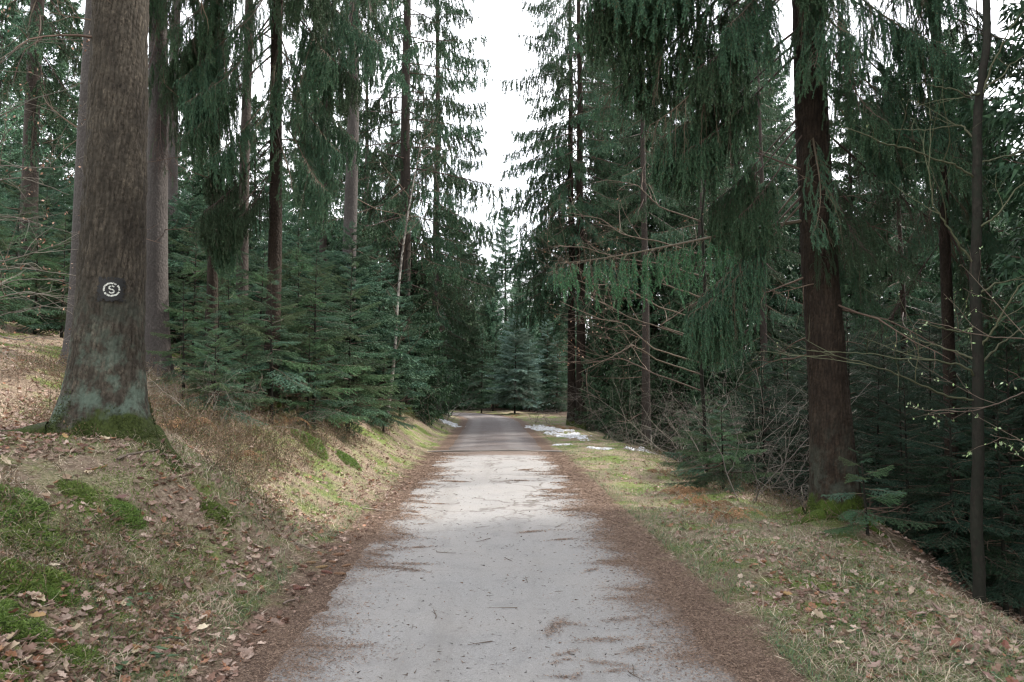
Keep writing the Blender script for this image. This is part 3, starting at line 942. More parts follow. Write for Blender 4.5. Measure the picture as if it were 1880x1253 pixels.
# --- right of the path
spruce(1050, 36.0, 0.20, 29, 'left one of the twin trunks by the snow, with boughs reaching over the track', None, M_BARK_DARK, 6.5, 150, 4.7, (0.5, -0.3), WEEP_MID, dead=8)
spruce(1067, 35.0, 0.23, 30, 'right one of the twin trunks by the snow, bare low down', None, M_BARK_DARK, 8.5, 125, 3.9, (0.45, -0.3), WEEP_MID, dead=10,
       extra=[(9.2, D(180), 3.4, .75, 'm'), (8.6, D(195), 3.2, .9, 'm'), (7.6, D(170), 3.0, .95, 'm'), (6.8, D(190), 2.8, 1.0, 'm')])
spruce(1186, 24.0, 0.14, 19, 'reddish brown spruce trunk in the bare brush left of the huge dark spruce', None, M_BARK, 7.5, 52, 2.2, (0.5, -0.2), WEEP_MID, dead=10)
spruce(1172, 41.0, 0.2, 25, 'spruce standing behind the reddish trunk with its crown over the brush', None, M_BARK, 7, 80, 2.8, (0.4, -0.3), WEEP_MID)
spruce(1290, 30.0, 0.17, 23, 'spruce behind the tangled grey brush, between reddish trunk and huge dark spruce', None, M_BARK, 5, 80, 3.0, (0.4, -0.3), WEEP_MID)
spruce(1405, 24.0, 0.15, 17, 'spruce close behind the left boughs of the huge dark spruce', None, M_BARK, 4, 70, 2.5, (0.45, -0.2), WEEP_MID)
spruce(1822, 15.5, 0.085, 13.5, 'slim reddish spruce trunk behind the thin bare tree on the right', None, M_BARK_DARK, 4.0, 54, 1.6, (0.6, -0.1), WEEP_MID, dead=8)
spruce(1660, 19.0, 0.12, 13.0, 'spruce in the dark right of the huge spruce, crown reaching the sky gap', None, M_BARK_DARK, 2.0, 70, 2.2, (0.5, -0.1), WEEP_MID)
spruce(1742, 11.6, 0.10, 21, 'drooping spruce between the huge dark spruce and the thin bare tree', None, M_BARK_DARK, 5.2, 70, 2.6, (0.95, 0.0), WEEP, bare=.2)

# --- birch
TSEED[0] += 1
_bx = at(709, 660, 20.0)
bt = thing('birch_tree', 'thin leaning birch with white and black bark among the spruces on the left', 'tree', (_bx[0], 20.0, gz(_bx[0], 20.0) - .05))
me, bax = trunk_mesh(77, 8.5, 0.05, M_BIRCH, 0.3, 10, 40, (0.9, 0.0), wig=0.10)
obj('trunk', me, bt)


def grow(mA, mB, p, d, L, r, lvl, rng, maxl, sp, flat=0.5, up=0.0, col=TWIGC, ends=None, ang=0.8, wob=0.25, kids=None):
    n = max(4, int(6 * min(1.5, L ** .5 + .3)))
    ln = polyline(p, d, L, n, -up, rng, wob)
    mb = mA if lvl == 0 else mB
    mb.tube(ln, np.linspace(r, max(r * 0.35, 0.0011), len(ln)), col * rng.uniform(.8, 1.25), 5 if r > 0.012 else 3)
    branch_out(mA, mB, ln, L, r, lvl, rng, maxl, sp, flat, up, col, ends, ang, wob)


def branch_out(mA, mB, ln, L, r, lvl, rng, maxl, sp, flat, up, col, ends, ang, wob, t0=0.2):
    if ends is not None and lvl >= maxl - 1:
        ends.append(ln[-1]); ends.append(ln[len(ln) // 2])
    if lvl >= maxl:
        return
    nk = max(2, int(L * (1 - t0) / sp[min(lvl, len(sp) - 1)]))
    for j in range(nk):
        t = t0 + (1 - t0) * (j + rng.random()) / nk
        kk = t * (len(ln) - 1); k0 = min(int(kk), len(ln) - 2)
        p = ln[k0] + (ln[k0 + 1] - ln[k0]) * (kk - k0)
        tg = unit(ln[k0 + 1] - ln[k0])
        q = rng.normal(0, 1, 3); q[2] *= (1 - flat)
        q = unit(q - tg * (q @ tg))
        grow(mA, mB, p, tg * 0.75 + q * ang, L * rng.uniform(.3, .6) * (1.15 - 0.6 * t), max(r * 0.5 * (1.1 - .5 * t), 0.0011), lvl + 1, rng, maxl, sp, flat, up, col, ends, ang, wob)


def leaf_cloud(mb, pts, n, size, cols, rng, spread=0.05):
    k = rng.integers(0, len(pts), n)
    p = np.array(pts)[k] + rng.normal(0, spread, (n, 3))
    d = unit(rng.normal(0, 1, (n, 3)) - np.array((0, 0, .8))) * (size * rng.uniform(.6, 1.3, n))[:, None]
    w = unit(np.cross(d, rng.normal(0, 1, (n, 3)))) * (size * .28 * rng.uniform(.7, 1.2, n))[:, None]
    c = np.array(cols)[rng.integers(0, len(cols), n)] * rng.uniform(.7, 1.3, (n, 1))
    v = np.stack([p, p + d * .5 + w, p + d, p + d * .5 - w], 1).reshape(-1, 3)
    q = np.arange(n * 4).reshape(-1, 4)
    mb.add(v, np.repeat(c, 4, 0), np.vstack([q[:, [0, 1, 2]], q[:, [0, 2, 3]]]))


_r = np.random.default_rng(501)
a_, b_ = MB(), MB()
for z in np.linspace(1.6, 8.2, 22):
    cx, cy = axis_at(bax, z)
    az = _r.uniform(0, 6.28)
    grow(a_, b_, (cx, cy, z), (math.cos(az), math.sin(az), .7), _r.uniform(.6, 1.7), 0.012, 0, _r, 3, (.25, .2, .15), .2, .2, TWIGC * 1.1)
obj('branch', a_.mesh('birch_branches', M_TWIG, True), bt)['kind'] = 'stuff'
obj('twigs', b_.mesh('birch_twigs', M_TWIG), bt)['kind'] = 'stuff'


def px_branches(name, label, cat, base, stem, prim, seed, col, mat, leaves=None, group=None, stem_r=0.05, maxl=3, sp=(.22, .16, .12), flat=.6, up=0.15, br=0.016, wob=0.25, ang=.8):
    """a bare tree: stem and main limbs given as points in the world, the rest grown"""
    rng = np.random.default_rng(seed)
    base = np.array(base, float)
    t = thing(name, label, cat, base, 0, group)
    st = np.array(stem, float) - base
    ts = np.linspace(0, 1, len(st)); tt = np.linspace(0, 1, 30)
    fine = np.stack([np.interp(tt, ts, st[:, k]) for k in range(3)], -1) + rng.normal(0, .006, (30, 3))
    m = MB(); m.tube(fine, np.linspace(stem_r, stem_r * .55, 30), (1, 1, 1), 12)
    obj('trunk', m.mesh('stem', mat, True), t)
    ends = []
    for pts in prim:
        a, b = MB(), MB()
        w = np.array(pts, float) - base
        ts = np.linspace(0, 1, len(w)); tt = np.linspace(0, 1, 6 * len(w))
        ln = np.stack([np.interp(tt, ts, w[:, k]) for k in range(3)], -1)
        ln[1:] += np.cumsum(rng.normal(0, .006, (len(ln) - 1, 3)), 0)
        L = np.linalg.norm(ln[1:] - ln[:-1], axis=1).sum()
        a.tube(ln, np.linspace(br, br * .3, len(ln)), col * rng.uniform(.8, 1.2), 6)
        branch_out(a, b, ln, L, br, 0, rng, maxl, sp, flat, up, col, ends, ang, wob, .25)
        bo = obj('branch', a.mesh('limb', M_TWIG, True), t)
        tw = obj('twigs', b.mesh('fine_twigs', M_TWIG), bo)
        tw['kind'] = 'stuff'
    if leaves:
        n, size, cols, spread = leaves
        l = MB(); leaf_cloud(l, ends, n, size, cols, rng, spread)
        o = obj('leaves', l.mesh('sparse_leaves', M_LEAF), t)
        o['kind'] = 'stuff'
    return t


A = lambda *q: at(*q)
GREYTW = np.array((0.155, 0.138, 0.118))
BEECHTW = np.array((0.135, 0.102, 0.08))
MOSSTW = np.array((0.09, 0.092, 0.055))
DRYL = [(0.22, .13, .08), (0.26, .17, .11), (0.18, .10, .06)]
# thin bare tree at the right edge
_b = A(1795, 1085, 7.0); _b[2] = gz(_b[0], 7.0) - .05
px_branches('bare_tree', 'thin dark bare tree with mossy crooked limbs at the right edge of the path', 'tree', _b,
            [_b, A(1793, 900, 7.0), A(1797, 700, 7.0), A(1790, 520, 7.0), A(1794, 350, 7.0), A(1793, 250, 7.0), A(1800, 165, 7.0), A(1812, 90, 7.05), A(1808, -60, 7.1), A(1815, -300, 7.1)],
            [[A(1787, 735, 7), A(1720, 720, 6.8), A(1640, 690, 6.6), A(1555, 668, 6.4), A(1490, 655, 6.3)],
             [A(1788, 690, 7), A(1760, 668, 6.9), A(1700, 660, 6.7), A(1620, 648, 6.5), A(1520, 640, 6.3)],
             [A(1786, 660, 7), A(1750, 645, 7.2), A(1690, 632, 7.5), A(1640, 612, 7.8)],
             [A(1790, 485, 7), A(1765, 455, 6.9), A(1735, 420, 6.8), A(1718, 380, 6.7), A(1712, 310, 6.6), A(1716, 200, 6.6)],
             [A(1786, 325, 7), A(1750, 303, 6.9), A(1715, 288, 6.8), A(1660, 262, 6.6), A(1620, 248, 6.5), A(1565, 220, 6.4), A(1548, 215, 6.4)],
             [A(1795, 260, 7), A(1770, 240, 7.2), A(1760, 225, 7.3), A(1700, 235, 7.6), A(1640, 232, 7.9)],
             [A(1800, 180, 7), A(1820, 120, 6.9), A(1850, 60, 6.8), A(1885, 20, 6.7)],
             [A(1803, 170, 7), A(1770, 180, 6.8), A(1735, 165, 6.7), A(1700, 148, 6.6)],
             [A(1800, 170, 7), A(1830, 150, 7.2), A(1870, 120, 7.4), A(1920, 90, 7.6)],
             [A(1798, 640, 7), A(1830, 600, 6.8), A(1855, 540, 6.6), A(1880, 510, 6.5), A(1930, 480, 6.4)],
             [A(1800, 670, 7), A(1840, 630, 7.2), A(1890, 590, 7.4), A(1960, 560, 7.6)],
             [A(1796, 420, 7), A(1830, 390, 6.8), A(1860, 350, 6.7), A(1900, 320, 6.6)],
             [A(1796, 540, 7), A(1830, 520, 7.1), A(1880, 505, 7.2), A(1940, 500, 7.3)],
             [A(1797, 300, 7), A(1830, 290, 7.2), A(1880, 275, 7.4), A(1950, 270, 7.6)],
             [A(1788, 600, 7), A(1750, 610, 6.8), A(1700, 590, 6.7), A(1680, 578, 6.6)]],
            611, MOSSTW, M_BARK_SMOOTH, (60, .02, [(.26, .34, .15), (.3, .38, .2)], .015), None, 0.052, 2, (.28, .2, .14), .55, .1, .011)
# budding shrub whose stem is just outside, low at the right edge
_b = A(1960, 1000, 6.5); _b[2] = gz(_b[0], 6.5) - .05
px_branches('budding_shrub', 'shrub with pale green opening buds at the right edge under the thin bare tree', 'shrub', _b,
            [_b, A(1955, 900, 6.5), A(1950, 780, 6.5), A(1960, 640, 6.5)],
            [[A(1955, 840, 6.5), A(1910, 840, 6.4), A(1870, 820, 6.3), A(1820, 806, 6.2)], [A(1955, 880, 6.5), A(1900, 860, 6.4), A(1850, 840, 6.3)],
             [A(1950, 760, 6.5), A(1880, 720, 6.3), A(1800, 755, 6.1), A(1715, 760, 6.0)], [A(1955, 700, 6.5), A(1900, 700, 6.4), A(1840, 660, 6.3)],
             [A(1955, 660, 6.5), A(1880, 610, 6.3), A(1780, 600, 6.1), A(1690, 585, 6.0)]],
            617, BEECHTW, M_BARK_SMOOTH, (170, .028, [(.26, .34, .15), (.32, .38, .22)], .012), None, 0.03, 2, (.2, .15, .12), .5, .15, .008)
# beech brush, right of the track
_b = A(1296, 850, 15.0); _b[2] = gz(_b[0], 15.0) - .05
px_branches('beech_sapling', 'bare beech sapling with a few brown leaves reaching left towards the track', 'sapling', _b,
            [_b, A(1292, 740, 15), A(1284, 640, 15), A(1294, 520, 15), A(1288, 400, 15), A(1298, 300, 15)],
            [[A(1289, 628, 15), A(1205, 600, 15), A(1150, 580, 15), A(1105, 555, 15), A(1060, 500, 15), A(1000, 470, 15)], [A(1289, 588, 15), A(1207, 560, 15), A(1140, 520, 14.6), A(1080, 520, 14.3), A(1010, 500, 14)],
             [A(1289, 508, 15), A(1205, 480, 15), A(1145, 475, 15), A(1080, 450, 15), A(1030, 445, 15)], [A(1289, 468, 15), A(1207, 440, 15), A(1150, 430, 15), A(1110, 400, 15.2), A(1045, 390, 15.4)],
             [A(1289, 668, 15), A(1200, 640, 15), A(1150, 600, 15), A(1100, 590, 15), A(1030, 560, 15)], [A(1289, 718, 15), A(1203, 690, 15), A(1140, 660, 15.3), A(1090, 668, 15.5), A(1020, 670, 15.7)],
             [A(1289, 688, 15), A(1203, 660, 15), A(1160, 640, 14.7), A(1120, 660, 14.5), A(1060, 690, 14.2)], [A(1289, 548, 15), A(1212, 520, 15), A(1260, 470, 15), A(1300, 420, 15)], [A(1289, 628, 15), A(1210, 600, 15), A(1270, 560, 15.2), A(1320, 540, 15.4)],
             [A(1289, 408, 15), A(1210, 380, 15), A(1170, 340, 15), A(1110, 330, 15)]],
            623, BEECHTW, M_BARK_SMOOTH, (170, .05, DRYL, .04), None, 0.04, 3, (.26, .2, .16), .7, .1, .016)
# beech twigs from the left frame edge
_b = A(-150, 700, 9.5); _b[2] = gz(_b[0], 9.5) - .05
px_branches('beech_sapling', 'bare beech with many fine level twigs at the left edge before the dark thicket', 'sapling', _b,
            [_b, A(-150, 560, 9.5), A(-140, 420, 9.5), A(-150, 250, 9.5), A(-140, 60, 9.5)],
            [[A(-150, 500, 9.5), A(-60, 480, 9.4), A(20, 475, 9.3), A(100, 450, 9.3), A(135, 440, 9.3)], [A(-150, 560, 9.5), A(-60, 500, 9.2), A(30, 492, 9), A(110, 500, 8.9)],
             [A(-150, 580, 9.5), A(-50, 560, 9.2), A(50, 540, 9.0), A(135, 555, 8.9)], [A(-150, 600, 9.5), A(-50, 590, 9.8), A(40, 570, 10), A(130, 550, 10.2)],
             [A(-150, 620, 9.5), A(-40, 600, 9.3), A(30, 620, 9.1), A(75, 610, 9)], [A(-145, 420, 9.5), A(-50, 390, 9.5), A(40, 400, 9.5), A(130, 430, 9.5)],
             [A(-145, 380, 9.5), A(-50, 340, 9.5), A(40, 330, 9.5), A(120, 360, 9.5)], [A(-145, 300, 9.5), A(-50, 240, 9.6), A(60, 190, 9.8), A(140, 165, 10)],
             [A(-145, 220, 9.5), A(-40, 150, 9.4), A(50, 80, 9.3), A(150, 75, 9.2)], [A(-148, 330, 9.5), A(-40, 300, 9.2), A(60, 305, 9), A(125, 300, 8.8)],
             [A(-148, 540, 9.5), A(-60, 540, 9.8), A(30, 520, 10), A(120, 520, 10.2)]],
            631, GREYTW * .8, M_BARK_SMOOTH, (260, .045, DRYL, .03), None, 0.06, 3, (.24, .2, .17), .75, .12, .012)


def shrub_meshes(seed, h=2.6, ns=9, col=GREYTW, maxl=3):
    rng = np.random.default_rng(seed)
    a, b = MB(), MB(); ends = []
    for i in range(ns):
        az = i * 2.4 + rng.uniform(-.5, .5)
        grow(a, b, (rng.normal(0, .12), rng.normal(0, .12), -.05), (math.cos(az) * rng.uniform(.3, 1.1), math.sin(az) * rng.uniform(.3, 1.1), 1), h * rng.uniform(.35, 1.1), rng.uniform(.004, .012), 0, rng, maxl, (.24, .19, .16), .2, rng.uniform(-.6, .3), col * rng.uniform(.7, 1.5), ends, rng.uniform(.7, 1.2), .5)
    return a.mesh('shrub_stems', M_TWIG, True), b.mesh('shrub_twigs', M_TWIG), ends


SHRUB = [shrub_meshes(700 + i, 2.4 + .4 * (i % 2), 6 + i % 4, GREYTW * (1.15 if i % 2 else .9)) for i in range(5)]


def shrub(px, Y, sc, label, group=None, k=0, rz=0.0):
    x = at(px, 700, Y)[0]
    t = thing('bare_shrub', label, 'shrub', (x, Y, gz(x, Y)), rz, group)
    obj('stems', SHRUB[k % 5][0], t, scale=sc)['kind'] = 'stuff'
    obj('twigs', SHRUB[k % 5][1], t, scale=sc)['kind'] = 'stuff'
    return t


shrub(1375, 11.5, 1.15, 'dense tangle of pale grey twigs just left of the huge dark spruce', k=0)
G = 'bare grey shrubs along the right verge'
for i, (px, Y, sc) in enumerate([(1320, 13.5, 1.0), (1420, 14.5, 1.3), (1262, 16, 1.0), (1240, 19, 1.1), (1160, 21, .95), (1120, 25, 1.0), (1350, 17, 1.3), (1460, 11.6, .8), (1300, 21, 1.3), (1405, 12.8, 1.1), (1200, 23, 1.1), (1440, 17.5, 1.4), (1150, 29, 1.2)]):
    shrub(px, Y, sc, 'bare grey twiggy shrub in the brush between the snow and the huge dark spruce', G, i, i * 1.7)
shrub(1005, 33.0, 1.0, 'straw coloured bare shrub left of the twin trunks by the snow', k=1, rz=1)
shrub(985, 37.0, 1.0, 'leftmost bare shrub on the right verge near the bend', k=2, rz=2)
shrub(822, 36.0, 1.2, 'bare pale shrub at the inside of the bend above the left snow', k=1, rz=4)
shrub(780, 27.0, 1.0, 'bare twiggy shrub on the left bank crest near the birch', k=0, rz=3)

# --- young spruces
NAMED = {}


def later(o, px, Y, base, marks):
    NAMED.setdefault((base, marks), []).append((px, Y, o))


ORD = ['nearest', 'second nearest', 'third nearest', 'fourth nearest', 'fifth nearest', 'sixth nearest', 'farthest']
MK_LEFT = ((332, 'just right of the grey sunlit trunk'), (400, 'below the brown hanging twigs'), (460, 'around the short visible trunk'), (530, 'below the dark needle curtain'), (612, 'left of the bare tall trunk'), (680, 'beside the bare tall trunk'), (722, 'by the birch'), (9999, 'between the birch and the bend'))
MK_FARL = ((15, 'at the very left edge'), (60, 'under the brown trunk at far left'), (120, 'left of the mossy rooted trunk'), (9999, 'directly behind the trail mark trunk'))
MK_RIGHT = ((1500, 'behind the bare brush'), (1580, 'right behind the huge spruce trunk'), (1650, 'just right of the huge spruce trunk'), (1710, 'left of the drooping spruce'), (1775, 'around the drooping spruce'), (1835, 'behind the thin bare tree'), (9999, 'at the right edge'))
MK_TALL_L = ((60, 'at the far left edge'), (150, 'left of the trail mark spruce'), (290, 'behind the trail mark spruce'), (400, 'right of the grey sunlit trunk'), (520, 'behind the dark curtains'), (640, 'left of the bare tall trunk'), (9999, 'right of the bare tall trunk'))
MK_TALL_R = ((1190, 'left of the reddish trunk'), (1300, 'right of the reddish trunk'), (1400, 'behind the huge spruce boughs'), (1500, 'close left of the huge trunk'), (1600, 'close right of the huge trunk'), (1720, 'left of the drooping spruce'), (1810, 'left of the thin bare tree'), (9999, 'right of the thin bare tree'))
MK_SM_R = ((1150, 'by the twin trunks'), (1220, 'around the reddish trunk'), (1320, 'right of the reddish trunk'), (1430, 'behind the tangled brush'), (9999, 'left of the huge trunk'))
MK_SM_L = ((420, 'right of the grey sunlit trunk'), (520, 'below the dark curtains'), (640, 'left of the bare tall trunk'), (730, 'between bare tall trunk and full spruce'), (9999, 'below the full spruce'))
MK_END = ((860, 'left of the darker young spruce'), (925, 'behind the darker young spruce'), (990, 'behind the bluish young spruce'), (9999, 'left of the twin trunks'))


def name_all():
    for (base, marks), lst in NAMED.items():
        by = {}
        for px, Y, o in lst:
            mk = next(w for lim, w in marks if px < lim)
            by.setdefault(mk, []).append((Y, px, o))
        for mk, l in by.items():
            l.sort(key=lambda q: q[0])
            for i, (Y, px, o) in enumerate(l):
                o['label'] = base + ' ' + mk + ('' if len(l) == 1 else ', ' + (ORD[i] if i < len(l) - 1 or len(l) > 7 else 'farthest'))


def young(px, Y, h, label, group=None, lib=None, wide=0.36, n=None, base=None, mat=None, name='young_spruce', x=None, z0=0.12, top_py=None):
    TSEED[0] += 1
    R = random.Random(5000 + TSEED[0])
    X = at(px, 700, Y)[0] if x is None else x
    zb = gz(X, Y)
    if top_py is not None:
        h = at(px, top_py, Y)[2] - zb
    t = thing(name, label, 'tree', (X, Y, zb), R.uniform(0, 6.28), group)
    me, ax = trunk_mesh(TSEED[0], h, 0.009 * h ** 0.8 + .006, mat or M_BARK_SMOOTH, 0.2, 7, 14, (R.uniform(-.06, .06) * h, 0), z_sink=.1, wig=.01)
    obj('stem', me, t)
    lib = lib or (FLAT if Y < 19 else FLAT_MID)
    n = n or int(34 + h * 8)
    for i in range(n):
        f = (i + R.random() * .8) / n
        z = h * (z0 + (0.97 - z0) * f)
        ln = h * wide * (1 - f) ** 0.85 * R.uniform(.7, 1.15) + 0.12
        ln = min(ln, 1.9)
        cx, cy = axis_at(ax, z)
        ti = 0.28 - 0.75 * f + R.uniform(-.12, .12)
        obj('bough', R.choice(lib), t, (cx, cy, z), (R.uniform(-.2, .2), ti, i * 2.399 + R.uniform(-.3, .3)), (ln / 1.2, ln / 1.2 * R.uniform(.85, 1.2), ln / 1.2))
    if Y < 24:
        for i in range(5):
            z = h * R.uniform(.05, .4)
            obj('dead_branch', R.choice(DEAD), t, (*axis_at(ax, z), z), (R.uniform(-3, 3), R.uniform(-.2, .5), R.uniform(0, 6.28)), R.uniform(.5, 1.1))
    return t


G = 'young spruces in the thicket on the left bank'
LB = 'young spruce in the dense green thicket behind the left bank'
young(577, 14.0, 0, 'tall young spruce with a dark bare stem left of the bare grey trunk', None, top_py=432, z0=.3, wide=.3)
young(640, 15.5, 0, 'young spruce growing right in front of the bare grey trunk', None, top_py=455, wide=.33)
young(500, 12.2, 0, 'young spruce standing in front of the dark curtained spruce trunk', None, top_py=480, wide=.34, z0=.3, n=36)
young(400, 12.6, 0, 'young spruce in front of the thin spruce with brown hanging twigs', None, top_py=515, wide=.36, z0=.25, n=30)
young(445, 13.0, 0, 'young spruce between the two curtained spruces, in front of their trunks', None, top_py=560, wide=.45, z0=.25, n=28)
young(566, 13.3, 1.7, 'low young spruce stretching its branches out over the left bank', None, wide=.6)
young(600, 16.0, 1.4, 'small spruce low on the crest of the bank beside the stretching one', None, wide=.6)
young(395, 10.5, 1.3, 'little spruce right behind the brown brush near the trail mark spruce', None, wide=.55)
for i, (px, Y, h) in enumerate([(338, 12.2, 1.9), (352, 15, 3.1), (428, 14.4, 2.6), (470, 16, 3.5), (512, 13.4, 2.0), (545, 17, 3.9), (690, 22, 4.8), (706, 21, 2.4), (735, 24, 4.2), (765, 29, 4), (652, 19, 4.9), (610, 20.5, 4.2),
                   (400, 18.5, 4.3), (330, 20, 4.6), (480, 21, 4.6), (540, 23, 5.4), (790, 35, 4.4), (725, 26, 5.2), (450, 25, 5.5), (375, 25, 5.5), (655, 18.2, 1.7), (310, 23, 5.0), (695, 27, 4.4), (446, 11.8, 1.2), (378, 13, 1.8), (600, 18.5, 3.0)]):
    later(young(px, Y, h, LB, G, wide=(.30, .42, .36, .5)[i % 4], z0=(.18, .36, .26)[i % 3], n=int((22, 34, 27)[i % 3] + h * 5)), px, Y, 'young spruce', MK_LEFT)
G = 'dark young spruces at the far left'
for (px, Y, h) in [(20, 17, 3.4), (75, 18.5, 3.8), (110, 15.5, 2.6), (-20, 14, 2.6), (40, 22, 5.5), (95, 24, 6), (5, 26, 6.5), (225, 20, 4.5), (60, 15.5, 2.6), (130, 20, 4.0), (-40, 20, 5)]:
    later(young(px, Y, h, 'young spruce in the dark thicket left of the trail mark spruce', G), px, Y, 'dark young spruce', MK_FARL)
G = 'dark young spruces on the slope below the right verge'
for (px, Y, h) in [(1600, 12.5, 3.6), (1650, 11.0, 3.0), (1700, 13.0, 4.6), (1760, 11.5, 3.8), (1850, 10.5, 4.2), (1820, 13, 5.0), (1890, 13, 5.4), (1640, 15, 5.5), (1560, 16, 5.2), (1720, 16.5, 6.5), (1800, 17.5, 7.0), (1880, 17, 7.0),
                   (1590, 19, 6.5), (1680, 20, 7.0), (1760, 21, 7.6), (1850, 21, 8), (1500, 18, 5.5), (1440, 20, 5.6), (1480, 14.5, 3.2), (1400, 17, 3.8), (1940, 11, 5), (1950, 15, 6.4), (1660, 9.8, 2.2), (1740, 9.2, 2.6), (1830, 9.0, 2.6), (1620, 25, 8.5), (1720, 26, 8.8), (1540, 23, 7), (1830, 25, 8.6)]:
    later(young(px, Y, h, 'young spruce in the dark thicket on the slope right of the huge dark spruce' if px > 1500 else 'young spruce behind the bare brush left of the huge dark spruce', G if px > 1500 else 'young spruces behind the right brush', FLAT_SHADED, wide=.3), px, Y, 'dark young spruce on the slope', MK_RIGHT)
young(1325, 12.6, 1.5, 'small green spruce at the edge of the right verge under the bare brush', None, wide=.55)
young(1290, 15.5, 1.7, 'small spruce behind the little green one at the right verge', None, wide=.5)
young(1585, 8.9, 1.0, 'tiny spruce sprig standing at the foot of the huge dark spruce', None, wide=.6, n=14)
young(945, 49, 0, 'bluish young spruce standing straight ahead at the bend', None, FLAT_BLUE_LIT, top_py=548, wide=.34, n=90)
young(884, 52, 0, 'darker young spruce left of the bluish one at the bend', None, top_py=592, wide=.28, n=75)
young(905, 56, 0, 'young spruce between the bluish and the darker one, set back', None, top_py=585, wide=.26, n=60)
young(1003, 57, 0, 'young spruce right of the bluish one, near the twin trunks', None, FLAT_BLUE_LIT, top_py=562, wide=.26, n=70)
young(1022, 51, 0, 'young spruce just left of the twin trunks', None, top_py=605, wide=.28, n=60)
young(705, 18.6, 0, 'young spruce hiding the foot of the birch', None, top_py=625, wide=.42)
young(972, 54, 0, 'young spruce right behind the bluish one at the bend', None, FLAT_BLUE_LIT, top_py=600, wide=.26, n=70)

# --- far trees, each a trunk and a crown
TRK = [trunk_mesh(900 + i, 22.0, 0.2, M_BARK, 0.3, 8, 12)[0] for i in range(3)]
TRKY = trunk_mesh(950, 7.0, 0.07, M_BARK_SMOOTH, 0.3, 6, 6)[0]


def far_tree(x, y, h, label, group, k):
    R = random.Random(k * 77 + 5)
    z = gz(x, y)
    t = thing('spruce_tree', label, 'tree', (x, y, z - .1), R.uniform(0, 6.28), group)
    s = h / 22.0
    sw = s ** .7 * R.uniform(.9, 1.15)
    obj('trunk', TRK[k % 3], t, scale=(sw, sw, s))
    obj('crown', CROWN[k % 5], t, scale=(sw, sw, s))
    return t


def far_young(x, y, h, label, group, k):
    R = random.Random(k * 31 + 9)
    t = thing('young_spruce', label, 'tree', (x, y, gz(x, y) - .1), R.uniform(0, 6.28), group)
    s = h / 7.0
    obj('stem', TRKY, t, scale=s)
    obj('crown', CROWN_Y[k % 3], t, scale=(s * R.uniform(.9, 1.2), s, s))
    return t


def X_(px, Y):
    return float(at(px, 700, Y)[0])


far_tree(X_(928, 78), 78, at(928, 378, 78)[2] - gz(X_(928, 78), 78), 'pointed spruce whose tip stands in the gap of sky straight ahead', None, 1)
k = 2
for (px, Y, py) in [(868, 70, 440), (888, 86, 470), (965, 82, 455), (1000, 70, 420), (845, 60, 400), (905, 95, 480), (1025, 88, 400), (985, 98, 470), (950, 105, 490), (825, 75, 380)]:
    later(far_tree(X_(px, Y), Y, at(px, py, Y)[2] - gz(X_(px, Y), Y), 'spruce in the far wood beyond the bend', 'spruces in the far wood beyond the bend', k), px, Y, 'tall far spruce beyond the bend', MK_END); k += 1
R = random.Random(42)
for i in range(22):
    px = -120 + i * 42 + R.uniform(-15, 15); Y = R.uniform(36, 70)
    if px > 640: Y = R.uniform(44, 70)
    later(far_tree(X_(px, Y), Y, R.uniform(17, 27) if i % 3 else R.uniform(10, 15), 'tall spruce deep in the left wood', 'tall spruces deep in the left wood', k), px, Y, 'tall spruce in the left wood', MK_TALL_L); k += 1
for i in range(26):
    px = 1110 + i * 33 + R.uniform(-14, 14); Y = R.uniform(33, 45) if px < 1500 else R.uniform(28, 42)
    hh = R.uniform(17, 25) if px < 1450 else R.uniform(13, 20)
    later(far_tree(X_(px, Y), Y, hh, 'tall spruce deep in the right wood', 'tall spruces deep in the right wood', k), px, Y, 'tall spruce in the right wood', MK_TALL_R); k += 1
for i in range(18):
    px = 1090 + i * 26; Y = R.uniform(26, 34) if i % 2 else R.uniform(40, 46)
    later(far_young(X_(px, Y), Y, R.uniform(4, 8), 'small spruce far behind the bare brush on the right', 'small spruces far behind the right brush', k), px, Y, 'small far spruce behind the right verge', MK_SM_R); k += 1
for i in range(20):
    px = 800 + i * 13; Y = R.uniform(57, 66)
    later(far_young(X_(px, Y), Y, R.uniform(4, 9) if px < 1000 else R.uniform(6, 10), 'small spruce at the edge of the far wood past the bend', 'small spruces at the edge of the far wood', k), px, Y, 'small spruce at the far wood edge', MK_END); k += 1
for i in range(16):
    px = 300 + i * 33; Y = R.uniform(27, 40)
    later(far_young(X_(px, Y), Y, R.uniform(4, 8), 'small spruce among the trunks of the left wood', 'small spruces among the trunks of the left wood', k), px, Y, 'small spruce in the left wood', MK_SM_L); k += 1
# more of the wood, unseen: spruces added around the viewpoint to block light
for (x, y, h) in [(-10.5, 5.0, 24), (7.2, -3.5, 24), (9.5, 3.5, 20), (-12, -2, 26), (13, -2, 22), (8.6, 5.6, 19), (11.0, 8.6, 20), (13.5, 11.5, 19), (14.5, 6.5, 22), (11.5, 4.5, 21), (17, 10, 22), (6.6, 1.2, 20), (10.0, 12.8, 19), (7.9, 9.2, 18)]:
    far_tree(x, y, h, 'unseen tall spruce added beside or behind the viewpoint to block light', 'unseen light blocking spruces beside and behind the viewpoint', k); k += 1

name_all()
for i, (px, Y, sc, lb) in enumerate([(455, 10.6, .55, 'low brown twiggy shrub on the bank crest right of the trail mark spruce'), (540, 12.4, .5, 'low twiggy shrub on the bank below the dark curtained spruce'), (365, 9.6, .45, 'small brown shrub close to the little spruce by the trail mark tree'), (620, 15.5, .5, 'low twiggy shrub on the bank crest below the bare tall trunk')]):
    shrub(px, Y, sc, lb, None, i + 1, i * 2.0)

